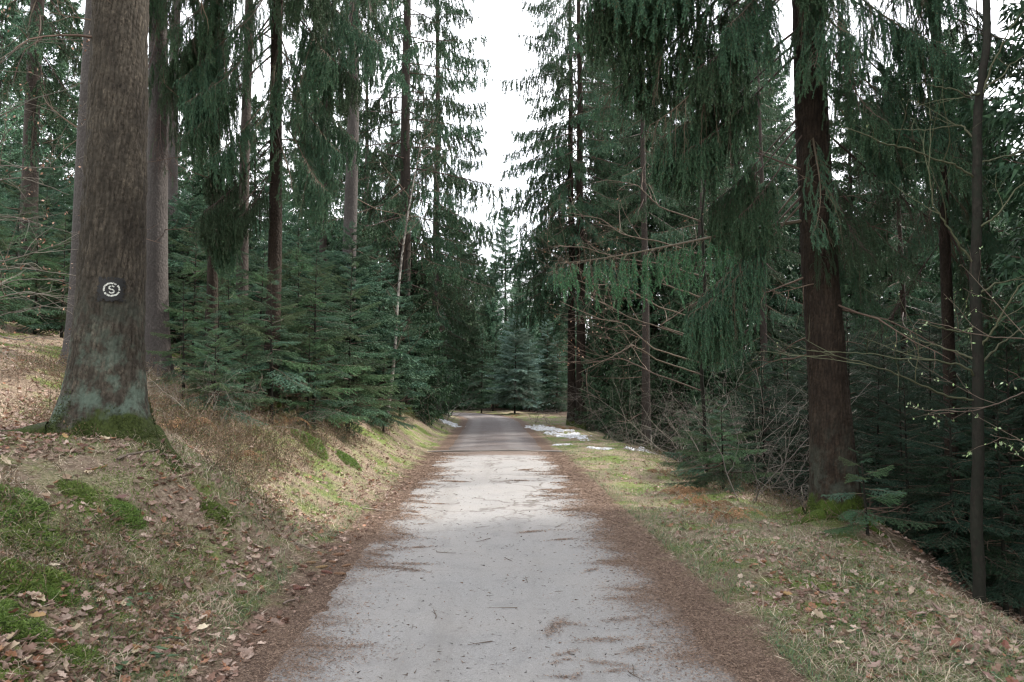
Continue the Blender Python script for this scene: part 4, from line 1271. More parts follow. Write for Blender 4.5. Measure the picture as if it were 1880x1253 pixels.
# ------------------------------------------------------------------ trail mark
def on_trunk(z_rel, ang, off, ax, r0, h, seed):
    """point just outside the left trunk's bark"""
    r = float(trunk_r(seed, h, r0, .95, np.array(ang), np.array(z_rel))) + .013 + off
    cx, cy = axis_at(ax, z_rel)
    return (cx + r * math.cos(ang), cy + r * math.sin(ang), z_rel)


tp = np.array(TL.location)
mk = at(205, 531, 6.7)
zc = mk[2] - tp[2]
ray = math.atan2(0 - tp[1], 0 - tp[0])         # towards the camera
cxm, cym = axis_at(TL_ax, zc)
# angle on the trunk that the photo shows the mark at
rr = float(trunk_r(1, 27.0, .265, .95, np.array(ray), np.array(zc))) + .013
best = min((abs((tp[0] + cxm + rr * math.cos(a)) / (tp[1] + cym + rr * math.sin(a)) - (205 - 940) / 1410 / (math.cos(PITCH) - (626.5 - 531) / 1410 * math.sin(PITCH))), a) for a in np.linspace(ray - 1.2, ray + 1.2, 400))
A0 = best[1]


def mark_patch(m, uv, quads, off, col, jit=0.0):
    v = []
    for (u, w) in uv:
        v.append(on_trunk(zc + w, A0 + u / rr, off, TL_ax, 0.265, 27.0, 1))
    m.add(v, col, None, quads)


def strip_stroke(m, pts, wid, off, col, rng):
    pts = np.array(pts); tg = np.gradient(pts, axis=0); tg = tg / np.linalg.norm(tg, axis=1)[:, None]
    nr = np.stack([-tg[:, 1], tg[:, 0]], -1)
    w = wid * rng.uniform(.55, 1.3, (len(pts), 2))
    L = pts + nr * w[:, :1]; Rr = pts - nr * w[:, 1:]
    uv = np.stack([L, Rr], 1).reshape(-1, 2)
    q = [(2 * i, 2 * i + 1, 2 * i + 3, 2 * i + 2) for i in range(len(pts) - 1) if rng.random() > .1]
    mark_patch(m, uv, q, off, np.array(col) * rng.uniform(.45, 1.0, (len(uv), 1)))


_r = np.random.default_rng(5)
m = MB()
n = 40
uu = np.linspace(-.118, .118, n)
V, U = np.meshgrid(uu * .93, uu)
uv = np.stack([U + .005 * vnoise(U * 60, V * 60, 2), V + .01 * vnoise(U * 50, V * 50, 4)], -1).reshape(-1, 2)
idx = np.arange(n * n).reshape(n, n)
q = np.stack([idx[:-1, :-1], idx[1:, :-1], idx[1:, 1:], idx[:-1, 1:]], -1).reshape(-1, 4)
qc = uv[q].mean(1)
q = q[np.maximum(np.abs(qc[:, 0]), np.abs(qc[:, 1])) + .05 * vnoise(qc[:, 0] * 90, qc[:, 1] * 90, 12) < .104]
mark_patch(m, uv, q, 0.004, (0.010, 0.0095, 0.009))
mark = obj('trail_mark', m.mesh('mark_ground', M_PAINT), TL)
m = MB()
th = np.linspace(0, 2 * math.pi, 61)
strip_stroke(m, np.stack([.060 * np.cos(th), .056 * np.sin(th)], -1), .0075, 0.008, (0.62, 0.62, 0.56), _r)
obj('ring', m.mesh('mark_ring', M_PAINT), mark)
m = MB()
sp = []
for a in np.linspace(20, 270, 16):
    sp.append((.019 * math.cos(D(a)), .0155 + .0155 * math.sin(D(a))))
for a in np.linspace(80, -160, 16):
    sp.append((.019 * math.cos(D(a)), -.0155 + .0155 * math.sin(D(a))))
strip_stroke(m, sp, .006, 0.008, (0.62, 0.62, 0.56), _r)
obj('letter', m.mesh('mark_letter', M_PAINT), mark)


# ------------------------------------------------------------------ ground cover
def in_view(x, y, z, mx=40):
    cy = (y) * math.cos(PITCH) + (z - EYE) * math.sin(PITCH)
    v = (z - EYE) * math.cos(PITCH) - y * math.sin(PITCH)
    px = CX_PX + F_PX * x / cy; py = CY_PX - F_PX * v / cy
    return (px > -mx) & (px < 1880 + mx) & (py < 1253 + 60)


def scatter(n, d0, d1, side, y0=2.4, y1=30.0, power=1.6, seed=0, dpow=1.0):
    """points on the forest floor beside the path, thinning out with distance"""
    rng = np.random.default_rng(seed)
    a = 1 - power
    y = (y0 ** a + rng.random(n) * (y1 ** a - y0 ** a)) ** (1 / a)
    d = d0 + (d1 - d0) * rng.random(n) ** dpow
    cx = np.interp(y, PL[:100, 1], PL[:100, 0])
    x = cx + side * (HW + d)
    z = ground(x, y)
    k = in_view(x, y, z)
    return np.stack([x, y, z], -1)[k], d[k], rng


def blades(mb, P, ln, wd, bend, col, rng, lean=0.35):
    n = len(P)
    az = rng.random(n) * 2 * math.pi
    up = unit(np.stack([np.cos(az) * lean, np.sin(az) * lean, np.ones(n)], -1) + rng.normal(0, .12, (n, 3)))
    out = np.stack([np.cos(az), np.sin(az), np.zeros(n)], -1)
    w = np.stack([-np.sin(az), np.cos(az), np.zeros(n)], -1) * (wd * 0.5)[:, None]
    L = ln[:, None]; B = (bend * ln)[:, None]
    p1 = P + up * L * .4 + out * B * .15
    p2 = P + up * L * .72 + out * B * .55 - np.array((0, 0, 1)) * B * .18
    p3 = P + up * L * .85 + out * B * 1.1 - np.array((0, 0, 1)) * B * .6
    v = np.stack([P - w, P + w, p1 + w * .8, p1 - w * .8, p2 + w * .55, p2 - w * .55, p3], 1).reshape(-1, 3)
    i = np.arange(n)[:, None] * 7
    q = np.concatenate([i + np.array((0, 1, 2, 3)), i + np.array((3, 2, 4, 5))])
    t = i + np.array((5, 4, 6))
    mb.add(v, np.repeat(col, 7, 0), t, q)


def pick(cols, n, rng, lo=.7, hi=1.3):
    return np.array(cols)[rng.integers(0, len(cols), n)] * rng.uniform(lo, hi, (n, 1))


def stuff(name, mb, mat, label, cat):
    o = obj(name, mb.mesh(name, mat))
    return tag(o, label, cat, None, 'stuff')


TAN = [(.47, .39, .285), (.40, .32, .235), (.56, .48, .37), (.31, .235, .165)]
GRN = [(.12, .18, .075), (.095, .17, .09), (.17, .21, .09), (.14, .175, .07)]
MOS = [(.11, .17, .032), (.15, .22, .05), (.08, .13, .026), (.18, .24, .065)]
BRL = [(.32, .23, .175), (.26, .175, .13), (.41, .32, .255), (.20, .125, .088), (.36, .27, .21), (.28, .155, .085)]

# dry grass
mb = MB()
for side, n, d0, d1, seed in ((-1, 30000, .25, 3.8, 1), (1, 10000, .25, 3.0, 2)):
    P, d, rng = scatter(n * 2, d0, d1, side, 2.4, 34, 1.5, seed)
    k = fbm(P[:, 0] * 1.3, P[:, 1] * 1.3, 40 + seed, 3) + .25 * rng.random(len(P)) > 0.06
    P = P[k]; m_ = len(P)
    blades(mb, P, rng.uniform(.05, .17, m_), rng.uniform(.002, .0045, m_), rng.uniform(.4, 1.3, m_), pick(TAN, m_, rng, .6, 1.25), rng, .8)
for side, n, d0, d1, y0, y1, seed in ((-1, 130000, .1, 5.0, 2.4, 22, 8), (1, 60000, .1, 3.6, 2.6, 20, 9)):
    P, d, rng = scatter(n, d0, d1, side, y0, y1, 1.6, seed)
    m_ = len(P); az = rng.random(m_) * 6.283
    d_ = np.stack([np.cos(az), np.sin(az), rng.normal(.05, .35, m_)], -1) * rng.uniform(.02, .09, (m_, 1))
    w_ = np.stack([-np.sin(az), np.cos(az), rng.normal(0, .6, m_)], -1) * rng.uniform(.0009, .0024, (m_, 1))
    mb.tris_at(P + np.array((0, 0, .006)), d_, w_, pick(TAN + [(.16, .10, .07), (.20, .13, .09), (.10, .07, .05), (.27, .2, .14)], m_, rng))
stuff('dry_grass', mb, M_LITTER, 'tan dry grass lying over the banks on both sides of the path', 'grass')
# green grass along the edges
mb = MB()
for side, n, d0, d1, seed in ((-1, 26000, .15, 1.3, 3), (1, 60000, .15, 2.8, 4)):
    P, d, rng = scatter(n, d0, d1, side, 2.4, 45, 1.45, seed, 1.2)
    k = fbm(P[:, 0] * 1.7, P[:, 1] * 1.1, 50 + seed, 3) + .3 * rng.random(len(P)) > (.10 if side < 0 else -.04)
    P = P[k]; m_ = len(P)
    blades(mb, P, rng.uniform(.03, .085, m_), rng.uniform(.003, .006, m_), rng.uniform(.3, 1.0, m_), pick(GRN, m_, rng), rng, .5)
stuff('green_grass', mb, M_GREEN, 'short green grass growing in patches along both path edges', 'grass')
# moss
mb = MB()
for side, n, d0, d1, seed in ((-1, 140000, .4, 3.6, 5), (1, 60000, .3, 2.8, 6), (-1, 26000, 4.5, 8.5, 7)):
    P, d, rng = scatter(n, d0, d1, side, 2.4 if seed < 7 else 9.0, 22, 1.7, seed)
    nn = fbm(P[:, 0] * 1.4, P[:, 1] * 1.4, 60 + seed, 3)
    k = nn > (0.10 if seed == 5 else 0.10 if seed == 6 else 0.0)
    P = P[k]; m_ = len(P)
    d_ = unit(rng.normal(0, .5, (m_, 3)) + np.array((0, 0, .8))) * rng.uniform(.015, .035, (m_, 1))
    w_ = unit(np.cross(d_, rng.normal(0, 1, (m_, 3)))) * rng.uniform(.003, .006, (m_, 1))
    mb.tris_at(P - np.array((0, 0, .004)), d_, w_, pick(MOS, m_, rng))
stuff('moss', mb, M_GREEN, 'low green moss spread in patches over both banks', 'moss')


# leaves
def leaf_shape(seed):
    rng = np.random.default_rng(seed)
    n = 7
    t = np.linspace(0, 1, n)
    wd = 0.3 * np.sin(math.pi * np.clip(t * .92 + .06, 0, 1)) ** .8 * (1 + .26 * np.cos(np.arange(n) * math.pi + (seed % 2) * math.pi))
    curl = rng.uniform(.15, .55); roll = rng.uniform(.1, .9)
    z = curl * (t - .5) ** 2 * 1.2 + rng.normal(0, .02, n)
    ctr = np.stack([t, rng.normal(0, .02, n), z], -1)
    lft = np.stack([t + .03, wd, z + roll * wd], -1) + rng.normal(0, .015, (n, 3))
    rgt = np.stack([t + .03, -wd, z + roll * wd * rng.uniform(.3, 1.2)], -1) + rng.normal(0, .015, (n, 3))
    v = np.stack([ctr, lft, rgt], 1).reshape(-1, 3) - np.array((.5, 0, .02))
    q = []
    for i in range(n - 1):
        a = 3 * i
        q += [(a, a + 3, a + 4, a + 1), (a, a + 2, a + 5, a + 3)]
    return v, q


LEAVES = [leaf_shape(i) for i in range(7)]


def rot_cloud(n, rng, tilt=.5):
    az = rng.random(n) * 6.283; tx = rng.normal(0, tilt, n); ty = rng.normal(0, tilt, n)
    ca, sa = np.cos(az), np.sin(az); cx, sx = np.cos(tx), np.sin(tx); cy, sy = np.cos(ty), np.sin(ty)
    Z = np.zeros(n); O = np.ones(n)
    Rz = np.stack([ca, -sa, Z, sa, ca, Z, Z, Z, O], -1).reshape(n, 3, 3)
    Rx = np.stack([O, Z, Z, Z, cx, -sx, Z, sx, cx], -1).reshape(n, 3, 3)
    Ry = np.stack([cy, Z, sy, Z, O, Z, -sy, Z, cy], -1).reshape(n, 3, 3)
    return Rz @ Rx @ Ry


mb = MB()
for side, n, d0, d1, y0, y1, seed, dens in ((-1, 17000, .35, 3.8, 2.6, 20, 11, -.12), (-1, 9000, 2.5, 9, 5, 18, 12, -.3), (1, 6500, .4, 2.8, 2.6, 18, 13, -.05), (1, 5200, 2.6, 6.5, 4.5, 16, 14, -.3), (-1, 1500, -.1, .5, 2.6, 14, 15, -.1)):
    P, d, rng = scatter(n, d0, d1, side, y0, y1, 1.6, seed)
    k = fbm(P[:, 0] * 1.2, P[:, 1] * 1.2, 70, 3) + .3 * rng.random(len(P)) > dens
    P = P[k]; m_ = len(P)
    sh = rng.integers(0, 7, m_); sz = rng.uniform(.022, .075, m_)
    Rm = rot_cloud(m_, rng, .45); cc = pick(BRL, m_, rng)
    for s_ in range(7):
        ii = np.nonzero(sh == s_)[0]
        if not len(ii): continue
        v, q = LEAVES[s_]
        vv = np.einsum('nij,kj->nki', Rm[ii], v) * sz[ii][:, None, None] + P[ii][:, None, :] + np.array((0, 0, .012))
        qq = (np.arange(len(ii))[:, None, None] * len(v) + np.array(q)[None]).reshape(-1, 4)
        mb.add(vv.reshape(-1, 3), np.repeat(cc[ii], len(v), 0), None, qq)
stuff('leaf_litter', mb, M_LEAF, 'brown oak and beech leaves lying thick over both banks', 'leaf litter')
LEAF_ME = []
for i in range(7):
    m = MB(); v, q = LEAVES[i]
    m.add(v, BRL[i % 6], None, q)
    LEAF_ME.append(m.mesh('leaf', M_LEAF))
P, d, rng = scatter(2600, .3, 2.2, -1, 2.7, 7.0, 2.6, 21)
P2, d2, _ = scatter(420, .5, 2.2, 1, 2.9, 7.0, 1.6, 22)
for k_, (pp, lab, grp) in enumerate([(q, 'curled brown leaf lying on the left bank in the foreground', 'fallen leaves on the left bank') for q in P[:235]] +
                                    [(q, 'curled brown leaf lying in the grass of the right verge', 'fallen leaves on the right verge') for q in P2[:60]]):
    o = obj('fallen_leaf', LEAF_ME[k_ % 7], None, (pp[0], pp[1], pp[2] + .03), (rng.normal(0, .4), rng.normal(0, .4), rng.random() * 6.28), rng.uniform(.05, .10))
    tag(o, lab, 'leaf', grp)

# needles and bark crumbs on and beside the path, swept into drifts
def path_z(x, y):
    u = x - np.interp(y, PL[:100, 1], PL[:100, 0])
    zp = 0.03 * (1 - (u / 1.40) ** 2) + 0.012 * fbm(x * 0.7, y * 0.7, 31, 3)
    return np.where(np.abs(u) < 1.32, zp + .002, np.maximum(ground(x, y), np.where(np.abs(u) < 1.5, -.004, -9)) + .005)


mb = MB()
rng = np.random.default_rng(31)
NEED = [(.25, .175, .13), (.17, .115, .085), (.31, .22, .165), (.11, .075, .058)]
X_n, Y_n = [], []
for side, ncl in ((-1, 420), (1, 560)):
    yc = (2.6 ** -.4 + rng.random(ncl) * (20.0 ** -.4 - 2.6 ** -.4)) ** -2.5
    uc = side * (1.60 - np.abs(rng.normal(0, .23 if side > 0 else .20, ncl)))
    for y0_, u0_ in zip(yc, uc):
        big = rng.uniform(.5, 1.7) * (1.0 if abs(u0_) > 1.1 else .6)
        k = int(rng.uniform(150, 330) * big * big)
        a_ = rng.normal(0, .15, k) * big; b_ = rng.normal(0, .055, k) * big
        th_ = rng.normal(.35 * side, .35)
        Y_n.append(y0_ + a_ * math.sin(th_) + b_ * math.cos(th_))
        X_n.append(np.interp(y0_, PL[:100, 1], PL[:100, 0]) + u0_ + a_ * math.cos(th_) - b_ * math.sin(th_))
for side, ncl, lo, hi in ((-1, 46, .55, 1.2), (1, 64, .35, 1.2)):          # single drifts further in on the asphalt
    for _ in range(ncl):
        y0_ = (2.7 ** -.6 + rng.random() * (17.0 ** -.6 - 2.7 ** -.6)) ** (-1 / .6)
        u0_ = side * (hi - (hi - lo) * rng.random() ** 1.6)
        big = rng.uniform(.4, 1.2); k = int(420 * big * big)
        a_ = rng.normal(0, .11, k) * big; b_ = rng.normal(0, .032, k) * big; th_ = rng.normal(.4 * side, .4)
        Y_n.append(y0_ + a_ * math.sin(th_) + b_ * math.cos(th_))
        X_n.append(np.interp(y0_, PL[:100, 1], PL[:100, 0]) + u0_ + a_ * math.cos(th_) - b_ * math.sin(th_))
n = 26000
y = (2.4 ** -.5 + rng.random(n) * (16.0 ** -.5 - 2.4 ** -.5)) ** -2
X_n.append(np.interp(y, PL[:100, 1], PL[:100, 0]) + rng.choice((-1, 1), n) * (1.66 - np.abs(rng.normal(0, .34, n)))); Y_n.append(y)
x = np.concatenate(X_n); y = np.concatenate(Y_n); n = len(x)
z = path_z(x, y) + rng.random(n) * .007
az = rng.random(n) * 6.283
far_ = np.clip(y / 6, 1, 2.2)[:, None]
d_ = np.stack([np.cos(az), np.sin(az), rng.normal(0, .15, n)], -1) * rng.uniform(.012, .026, (n, 1)) * far_
w_ = np.stack([-np.sin(az), np.cos(az), rng.normal(0, .5, n)], -1) * rng.uniform(.0011, .0022, (n, 1)) * far_
mb.tris_at(np.stack([x, y, z], -1), d_, w_, pick(NEED, n, rng))
n = 3600
y = (2.4 ** -.5 + rng.random(n) * (18.0 ** -.5 - 2.4 ** -.5)) ** -2
x = np.interp(y, PL[:100, 1], PL[:100, 0]) + rng.uniform(-1.45, 1.45, n)
au = np.abs(x - np.interp(y, PL[:100, 1], PL[:100, 0]))
z = path_z(x, y) + .001
az = rng.random(n) * 6.283
d_ = np.stack([np.cos(az), np.sin(az), rng.normal(.05, .1, n)], -1) * rng.uniform(.012, .04, (n, 1))
w_ = np.stack([-np.sin(az), np.cos(az), rng.normal(0, .6, n)], -1) * rng.uniform(.0015, .004, (n, 1))
mb.tris_at(np.stack([x, y, z], -1), d_, w_, pick([(.09, .065, .05), (.16, .10, .07), (.05, .04, .035)], n, rng))
stuff('needle_litter', mb, M_LITTER, 'brown fallen spruce needles and crumbs strewn along the path edges', 'needle litter')

# bilberry and heather undergrowth, brown and green
mb = MB()
for n, d0, d1, y0, y1, side, seed, lift in ((3600, 1.1, 3.2, 7.5, 26, -1, 41, .42), (700, .5, 2.0, 3.5, 8, -1, 42, .2), (700, 1.8, 3.0, 9, 22, 1, 43, .3), (1500, 2.6, 5.0, 8.5, 20, -1, 44, .5)):
    P, d, rng = scatter(n * 2, d0, d1, side, y0, y1, 1.3, seed)
    k = fbm(P[:, 0] * .9, P[:, 1] * .9, 90 + seed, 3) + .25 * rng.random(len(P)) > .02
    for p in P[k][:n]:
        hh = lift * rng.uniform(.5, 1.1)
        ln = polyline(p, (rng.normal(0, .5), rng.normal(0, .5), 1), hh, 4, .5, rng, .35)
        c = np.array((.13, .09, .06)) * rng.uniform(.6, 1.6)
        mb.tube(ln, np.linspace(.0028, .0014, 5), c, 3, False)
        l2 = polyline(ln[2], (rng.normal(0, 1), rng.normal(0, 1), .6), hh * .5, 3, .4, rng, .3)
        mb.tube(l2, np.linspace(.002, .001, 4), c, 3, False)
        nl = rng.integers(2, 12)
        leaf_cloud(mb, np.vstack([ln[2:], l2[1:]]), nl, .022, [(.085, .10, .035), (.06, .085, .035), (.14, .10, .05), (.16, .10, .055)], rng, .03)
stuff('undergrowth', mb, M_GREEN, 'knee high brown and green bilberry undergrowth along the crest of the banks', 'undergrowth')


# dead bracken
def bracken(seed):
    rng = np.random.default_rng(seed); mb = MB()
    for i in range(7):
        az = i * 2.4 + rng.uniform(-.4, .4)
        ln = polyline((0, 0, 0), (math.cos(az) * .6, math.sin(az) * .6, 1), rng.uniform(.4, .8), 9, 2.2, rng, .1)
        c = np.array((.26, .15, .08)) * rng.uniform(.7, 1.4)
        mb.tube(ln, np.linspace(.004, .001, len(ln)), c, 3, False)
        for j in range(2, len(ln)):
            for s in (-1, 1):
                tg = unit(ln[j] - ln[j - 1]); sd = unit(np.cross(tg, (0, 0, 1))) * s
                L = .16 * (1.1 - j / len(ln)) * rng.uniform(.6, 1.2)
                q = polyline(ln[j], sd + tg * .5 + np.array((0, 0, -.3)), L, 3, 1.2, rng, .2)
                for a, b in zip(q[:-1], q[1:]):
                    mb.tris_at(np.array([a, a]), np.array([b - a + tg * .03, b - a - tg * .03]), np.array([tg * .012, tg * .012]), c * rng.uniform(.7, 1.3))
    return mb.mesh('bracken_fronds', M_LITTER)


BRK = [bracken(i) for i in range(3)]
for i, (px, Y, lab, grp) in enumerate([(262, 10.0, 'rust brown dead bracken just right of the trail mark spruce', None), (300, 8.8, None, 1), (340, 9.2, None, 1), (360, 11.0, None, 1), (520, 12.5, None, 1), (430, 9.0, None, 1),
                                       (1265, 12.5, None, 2), (1300, 10.6, None, 2), (1210, 15.5, None, 2), (1330, 9.6, None, 2), (1240, 12.0, None, 2), (945, 45, 'reddish bracken at the far edge of the bend', None), (1015, 33, None, 2), (1040, 30, None, 2)]):
    x = X_(px, Y)
    o = obj('dead_bracken', BRK[i % 3], None, (x, Y, gz(x, Y)), (0, 0, i * 1.3), rnd.uniform(.7, 1.1))
    tag(o, lab or ('dead brown bracken in the undergrowth of the left bank' if grp == 1 else 'dead brown bracken along the right verge'), 'fern', None if not grp else 'dead bracken on the left bank' if grp == 1 else 'dead bracken on the right verge')


# moss cushions
def cushion(seed):
    rng = np.random.default_rng(seed); mb = MB()
    n = 4200
    a = rng.random(n) * 6.283; r = rng.random(n) ** .5
    x = r * np.cos(a); y = r * np.sin(a)
    edge = 1 + .35 * fbm(np.cos(a) * 1.5 + seed, np.sin(a) * 1.5, seed, 2)
    z = .32 * (1 - r ** 2) * (1 + .9 * fbm(x * 2.2, y * 2.2, seed, 3)) 
    P = np.stack([x * edge, y * edge, z - .05], -1)
    d = unit(np.stack([x * .6, y * .6, np.ones(n) * .5], -1) + rng.normal(0, .5, (n, 3))) * rng.uniform(.08, .17, (n, 1))
    w = unit(np.cross(d, rng.normal(0, 1, (n, 3)))) * rng.uniform(.012, .028, (n, 1))
    mb.tris_at(P, d, w, pick(MOS, n, rng))
    k = 24; th = np.linspace(0, 2 * math.pi, k, endpoint=False)
    rows = []
    for rr_ in (1.0, .75, .5, .25, 0.02):
        e = 1 + .35 * fbm(np.cos(th) * 1.5 + seed, np.sin(th) * 1.5, seed, 2)
        xx = rr_ * np.cos(th); yy = rr_ * np.sin(th)
        rows.append(np.stack([xx * e, yy * e, .32 * (1 - rr_ ** 2) * (1 + .9 * fbm(xx * 2.2, yy * 2.2, seed, 3)) - .08 - (.25 if rr_ == 1 else 0)], -1))
    v = np.vstack(rows)
    q = [(i * k + j, i * k + (j + 1) % k, (i + 1) * k + (j + 1) % k, (i + 1) * k + j) for i in range(4) for j in range(k)]
    mb.add(v, (.05, .075, .018), None, q)
    return mb.mesh('moss_cushion', M_GREEN)


CUSH = [cushion(i) for i in range(3)]


def on_ground(px, py):
    """where the view through a photo pixel meets the forest floor"""
    Y = np.linspace(2.5, 60, 2400)
    pts = np.array([at(px, py, q) for q in Y])
    g = ground(pts[:, 0], pts[:, 1])
    k = np.argmax(pts[:, 2] <= g)
    return float(pts[k, 0]), float(pts[k, 1]), float(g[k])


for i, (px, py, sc, lab) in enumerate([(60, 1005, .22, 'large bright moss cushion at the left edge in front of the trail mark spruce'), (105, 1000, .16, 'moss cushion touching the right side of the large left edge one'),
                                       (40, 1075, .22, 'broad moss cushion below the large one at the left edge'), (20, 930, .2, 'highest moss cushion at the left edge, level with the spruce roots'), (140, 905, .13, 'small round yellow green moss cushion in front of the trail mark spruce'),
                                       (230, 945, .15, 'flat moss cushion in the dry grass right below the trail mark spruce'), (30, 1150, .15, 'moss cushion among brown leaves near the lower left corner'), (150, 1210, .13, 'moss cushion at the bottom edge among fallen leaves'),
                                       (90, 1090, .12, 'dark moss cushion between leaves right of the broad one'), (570, 815, .28, 'long mossy hump on the bank below the stretching spruce'), (640, 850, .24, 'yellow green moss hump on the bank nearer the path'), (400, 945, .14, 'moss cushion halfway down the bank towards the path')]):
    x, y, z = on_ground(px, py)
    e_ = .15
    nrm = Vector((gz(x - e_, y) - gz(x + e_, y), gz(x, y - e_) - gz(x, y + e_), 2 * e_)).normalized()
    qt = nrm.to_track_quat('Z', 'Y') @ Matrix.Rotation(i * 1.1, 4, 'Z').to_quaternion()
    o = obj('moss_cushion', CUSH[i % 3], None, (x, y, z), qt.to_euler(), (sc * 1.3, sc * 1.1, sc * .9))
    tag(o, lab, 'moss')
# spreading roots of the two big trees
for tree, lst in ((TL, [((-.34, -.26), (-1.05, -.52), .085), ((-.42, .1), (-1.1, .3), .08), ((.42, .0), (.95, -.2), .07)]),
                  (TR, [((-.25, -.25), (-.85, -.5), .10), ((-.35, .05), (-.8, .2), .08), ((.15, -.32), (.4, -.7), .08), ((.3, .05), (.8, .1), .08)])):
    o3 = np.array(tree.location)
    for j, (p0, p1, r) in enumerate(lst):
        tt = np.linspace(0, 1, 14)
        X = o3[0] + p0[0] + (p1[0] - p0[0]) * tt; Y = o3[1] + p0[1] + (p1[1] - p0[1]) * tt + .05 * np.sin(tt * 4 + j)
        Zg = ground(X, Y) - .01 - .05 * tt ** 2 + .10 * np.clip(.35 - tt, 0, 1)
        m = MB(); m.tube(np.stack([X, Y, Zg], -1) - o3, r * (1 - .72 * tt) * (1 + .12 * np.sin(tt * 9 + j)), (1, 1, 1), 10)
        obj('root', m.mesh('root', M_BARK_BIG if tree is TL else M_BARK_DARK, True), tree)
# moss on the roots of the two big trees
for tree, ax, r0, h, seed in ((TL, TL_ax, .265, 27., 1), (TR, TR_ax, .235, 25., 2)):
    rng = np.random.default_rng(seed + 90); mb = MB(); n = 5000
    a = rng.random(n) * 6.283
    z = rng.random(n) ** 1.6 * .42 - .02
    r = trunk_r(seed, h, r0, .95 if tree is TL else .5, a, z) + .012
    k = fbm(np.cos(a) * 2 + seed, np.sin(a) * 2 + z * 3, 7, 3) - z * 1.3 > -.16
    a, z, r = a[k], z[k], r[k]; n = len(a)
    P = np.stack([r * np.cos(a), r * np.sin(a), z], -1)
    d = unit(np.stack([np.cos(a), np.sin(a), .4 * np.ones(n)], -1) + rng.normal(0, .6, (n, 3))) * rng.uniform(.012, .03, (n, 1))
    w = unit(np.cross(d, rng.normal(0, 1, (n, 3)))) * rng.uniform(.003, .006, (n, 1))
    mb.tris_at(P, d, w, pick([(.05, .07, .018), (.035, .055, .014), (.07, .09, .025)], n, rng, .6, 1.1))
    o = obj('root_moss', mb.mesh('root_moss', M_GREEN), tree)
    o['kind'] = 'stuff'


# ------------------------------------------------------------------ cones, twigs, snow, sprigs
def cone_mesh():
    m = MB(); rng = np.random.default_rng(3)
    k, n = 10, 13
    t = np.linspace(0, 1, n); r = .019 * np.sin(math.pi * np.clip(t * .9 + .07, 0, 1)) ** .6
    th = np.arange(k) * 2 * math.pi / k
    v = []
    for i in range(n):
        rr_ = r[i] * (1.0 if i % 2 else .82)
        v += [(t[i] * .125 - .062 + (.004 if i % 2 else 0), rr_ * math.cos(a + i * .31), rr_ * math.sin(a + i * .31)) for a in th]
    q = [(i * k + j, i * k + (j + 1) % k, (i + 1) * k + (j + 1) % k, (i + 1) * k + j) for i in range(n - 1) for j in range(k)]
    c = np.repeat(np.array([(.20, .11, .065) if i % 2 else (.13, .07, .042) for i in range(n)]), k, 0)
    m.add(v, c, None, q)
    return m.mesh('cone', M_LEAF)


CONE = cone_mesh()
for i, (px, py, lab, grp) in enumerate([(620, 1022, 'spruce cone nearest the asphalt by the short stick on the left', None), (636, 1042, None, 1), (610, 1035, None, 1), (555, 1043, None, 1), (570, 1037, None, 1), (590, 1045, None, 1), (624, 1057, None, 1), (600, 1055, None, 1),
                                        (474, 1091, 'large pale spruce cone lying alone in the left verge', None), (440, 1094, None, 1), (545, 1082, None, 1), (550, 1086, None, 1), (300, 1195, 'reddish spruce cone among the leaves at lower left', None), (320, 1188, None, 1),
                                        (1468, 1165, 'dark spruce cone at the edge of the right verge', None), (1805, 1068, None, 2), (1200, 935, None, 2), (700, 1130, 'spruce cone alone near the left asphalt edge lower down', None)]):
    x, y, z = on_ground(px, py)
    o = obj('spruce_cone', CONE, None, (x, y, z + .016), (rnd.uniform(0, 3), rnd.uniform(-.15, .15), rnd.uniform(-.8, .8)), rnd.uniform(.75, 1.05))
    tag(o, lab or ('brown spruce cone in the scatter of cones at the left path edge' if grp == 1 else 'brown spruce cone in the right verge'), 'cone', None if not grp else 'cones at the left path edge' if grp == 1 else 'cones in the right verge')


def twig_mesh(seed, L, r, spur=2, col=(.11, .08, .06)):
    rng = np.random.default_rng(seed); m = MB()
    ln = polyline((-L / 2, 0, 0), (1, .1, 0), L, 7, 0, rng, .22); ln[:, 2] = np.abs(ln[:, 2]) * .4
    m.tube(ln, np.linspace(r, r * .5, 8), np.array(col), 5)
    for j in range(spur):
        k_ = ln[3 + j * 2]
        s = polyline(k_, (.8, (-1) ** j, .2), L * .22, 3, 0, rng, .2)
        m.tube(s, np.linspace(r * .6, r * .3, 4), np.array(col), 3)
    return m.mesh('twig', M_TWIG, True)


